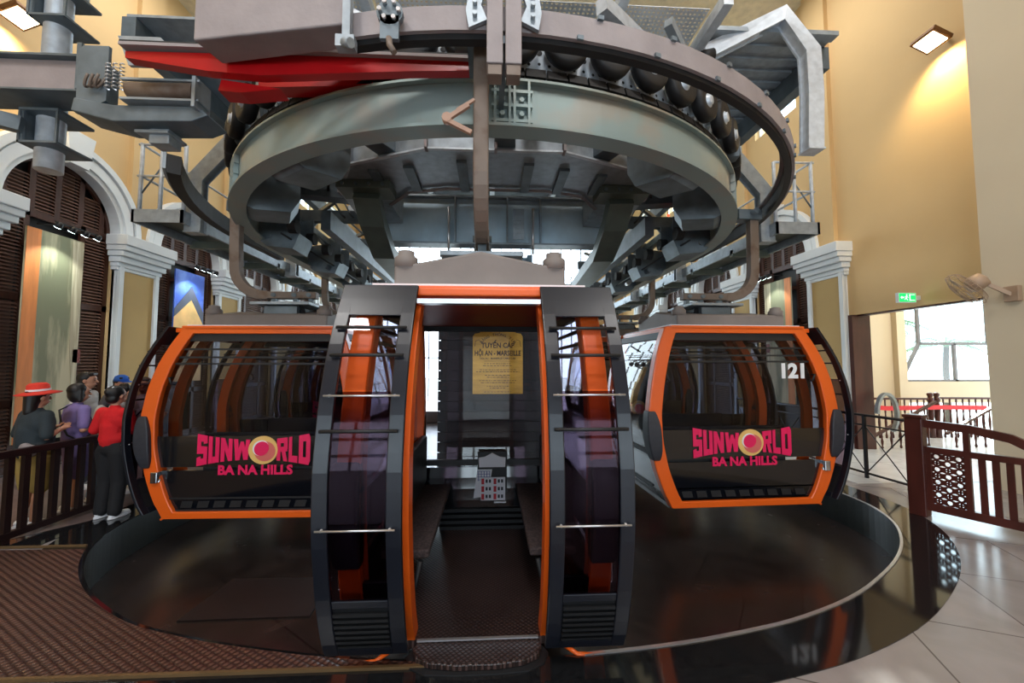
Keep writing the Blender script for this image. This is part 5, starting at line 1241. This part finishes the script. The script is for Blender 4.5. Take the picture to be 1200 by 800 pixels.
    if hs == 'curly': S2 += [('e', (random.uniform(-.06, .06), random.uniform(-.01, .08), random.uniform(.0, .12)), (.035, .035, .03), HX) for _ in range(22)]
    if hs == 'short': S2 += [('c', hx((-.05, -.06, .09)), hx((.05, -.06, .09)), .025, .025), ('e', (0, .05, -.02), (.07, .055, .05), HX)]
    hr = blob(S2, 'hair', 'hair', t, .011, 3)
    if c.get('clips'):
        mb = MB(); [mb.ell((dx, .07 + dy, .085 + dz), (.008, .02, .012), 8, HX) for dx, dy, dz in ((-.03, 0, .02), (.02, .01, .025), (-.02, .03, -.01), (.03, .03, -.01))]; mb.build('hair_clip', 'whitep', hr, local=True)
    # shirt
    sl = c.get('sleeve', .75); g = .016; bot = c.get('hem', .84)
    S3 = [('c', T((0, 0, max(.9, bot + .06))), T((0, 0, 1.12)), .135 * f, .135 * f), ('e', (0, 0, bot + .09), (.165 * f, .125 * f, .11)), ('e', T((0, 0, 1.19)), (.175 * f, .118 * f, .17)), ('c', T((-.13, 0, 1.275)), T((.13, 0, 1.275)), .068, .068), ('c', T((0, .01, 1.3)), T((0, 0, 1.345)), .062, .056)]
    if bot < .7: S3 += [('c', (0, 0, .8), (0, 0, bot), .17 * f, .18 * f)]
    for s in (-1, 1):
        S, E, W = arms[s]
        if sl > 1: S3 += [('c', S, E, .066, .055), ('c', E, E.lerp(W, sl - 1), .055, .045)]
        else: S3 += [('c', S, S.lerp(E, sl), .066, .060)]
    blob(S3, 'shirt', c['shirt'], t, .013, 4)
    # trousers / shorts
    ln = c.get('leg', 2.0); S4 = [('e', (0, 0, .86), (.165 * f, .122 * f, .125))]; tw = c.get('loose', 1.0)
    for s in (-1, 1):
        hip, kn, an = legs[s]
        if ln <= 1: S4 += [('c', hip, hip.lerp(kn, ln), .092 * f * tw, .084 * tw)]
        else: S4 += [('c', hip, kn, .092 * f * tw, .070 * tw), ('c', kn, kn.lerp(an, ln - 1), .070 * tw, .062 * tw)]
    blob(S4, 'shorts' if ln <= 1 else 'trousers', c['pants'], t, .013, 4)
    # shoes
    for s in (-1, 1):
        an = legs[s][2]
        so = blob([('c', an + V((0, .02, -.035)), an + V((0, -.06, -.04)), .042, .042), ('c', an + V((0, -.06, -.042)), an + V((0, -.15, -.048)), .042, .032)], 'shoe', c.get('shoe', 'whitep'), t, .010, 2)
        mb = MB(); P = [(.046 * math.cos(a), -.06 + .135 * math.sin(a)) for a in [R(x) for x in range(0, 360, 20)]]; mb.prism(P, lambda p: (an.x + p[0], an.y + p[1], .0), lambda p: (an.x + p[0], an.y + p[1], .022)); mb.build('sole', 'whitep', so, local=True)
    if c.get('hat'):
        XH = HX @ Matrix.Rotation(R(-6), 4, 'X'); b = MB().lathe([(.19, .045), (.195, .052), (.11, .075), (.10, .08), (.092, .15), (.07, .172), (.01, .178)], 24, XH).build('sun_hat', c['hat'], t, local=True)
        MB().lathe([(.104, .082), (.101, .105)], 24, XH, False).build('hat_band', 'paper', b, local=True)
    if c.get('cap'):
        mb = MB(); mb.lathe([(.092, .04), (.094, .07), (.08, .12), (.04, .145), (.01, .15)], 20, HX @ Matrix.Scale(1.05, 4, V((0, 1, 0)))); b = mb.build('cap', c['cap'], t, local=True)
        mb = MB(); P = [(.08 * math.cos(a), -.07 - .10 * math.sin(a)) for a in [R(x) for x in range(0, 181, 18)]]; mb.prism(P, lambda p: HX @ V((p[0], p[1], .05 + p[1] * .15)), lambda p: HX @ V((p[0], p[1], .058 + p[1] * .15))); mb.build('peak', c['cap'], b, local=True)
    if c.get('strap'):
        s = c.get('strapside', 1); mb = MB(); P = [T((s * .13, .0, 1.345)), T((s * .10, .13, 1.28)), T((0, .142, 1.12)), T((-s * .12, .125, .98)), T((-s * .165, .03, .90)), T((-s * .12, -.125, .98)), T((0, -.142, 1.12)), T((s * .10, -.13, 1.28)), T((s * .13, 0, 1.345))]
        mb.tube(P, .011, 6, caps=False); mb.build('bag_strap', c['strap'], t, local=True)
    if c.get('bag'):
        blob([('e', (-.17, .12, .90), (.09, .05, .07)), ('e', (-.10, .13, .93), (.08, .045, .06))], 'belt_bag', c['bag'], t, .012, 3)
    if c.get('pack'):
        blob([('e', T((0, .17, 1.15)), (.13, .07, .18))], 'backpack', c['pack'], t, .013, 3)
    return t
G = .011
red_c = cloth('red_polo_fabric', (206, 20, 28)); blk = cloth('black_trouser_fabric', (20, 20, 24)); dkg = cloth('dark_grey_green_shirt_fabric', (40, 50, 56)); lil = cloth('lilac_fabric', (128, 112, 168)); khaki = cloth('khaki_fabric', (176, 150, 84)); wht = cloth('off_white_fabric', (196, 192, 190)); jean = cloth('pale_denim', (120, 150, 176)); gryc = cloth('grey_fabric', (110, 110, 116)); hatc = cloth('red_orange_hat_felt', (214, 54, 38)); capc = cloth('blue_cap_fabric', (40, 96, 190)); bagc = cloth('grey_bag_fabric', (150, 142, 144)); navy = cloth('navy_fabric', (34, 40, 70))
AH = lambda s: ((s * .27, .03, 1.04), (s * .26, -.05, .80))     # arm hanging
AF = lambda s: ((s * .24, .03, 1.04), (s * .11, -.17, 1.10))    # forearm forward
person('staff member in red polo and black trousers standing outside the fence', (-4.50, 5.10, G), R(172), 1.53, dict(arms=(((-.27, -.02, 1.04), (-.34, -.22, 1.16)), AF(1)), shirt=red_c, pants=blk, loose=1.15, hair='bun', clips=1, sleeve=.9, hem=.88))
person('person in wide red hat and dark shirt seen from behind', (-5.12, 4.85, G), R(165), 1.53, dict(arms=(AF(-1), AF(1)), shirt=dkg, pants=khaki, leg=.95, hair='long', hat=hatc, fat=1.22, sleeve=.9, hem=.82, bag=bagc, loose=1.05))
person('person in lilac shirt and shorts with a black shoulder strap', (-5.14, 5.32, G), R(155), 1.55, dict(arms=(AF(-1), AF(1)), shirt=lil, pants=lil, leg=.9, hair='bob', strap='blackm', sleeve=.8, hem=.84))
person('person in white top and pale jeans bending forward in the queue', (-5.22, 5.85, G), R(115), 1.52, dict(arms=(((-.26, -.15, 1.0), (-.2, -.32, .92)), ((.26, -.15, 1.0), (.2, -.32, .92))), lean=.22, hpit=.3, shirt=wht, pants=jean, hair='curly', pack=wht, strap=navy, stride=.1))
person('tall person with short dark hair at the back of the queue', (-5.98, 6.3, G), R(110), 1.68, dict(arms=(AH(-1), AH(1)), shirt=wht, pants=gryc, hair='short'))
person('person in blue peaked cap behind the others in the queue', (-5.98, 6.85, G), R(75), 1.60, dict(arms=(AH(-1), AF(1)), shirt=gryc, pants=navy, hair='short', cap=capc))
person('person facing the camera in pale shirt with one hand raised', (-5.12, 6.25, G), R(28), 1.60, dict(arms=(AF(-1), ((.30, -.04, 1.14), (.22, -.16, 1.42))), shirt=wht, pants=blk, hair='short', skin='skin2', strap=navy, sleeve=1.7))
person('person at the left edge reaching forward with a bare arm', (-5.42, 4.15, G), R(100), 1.55, dict(arms=(AH(-1), ((.26, -.12, 1.03), (.16, -.38, .98))), shirt=gryc, pants=blk, hair='short'))
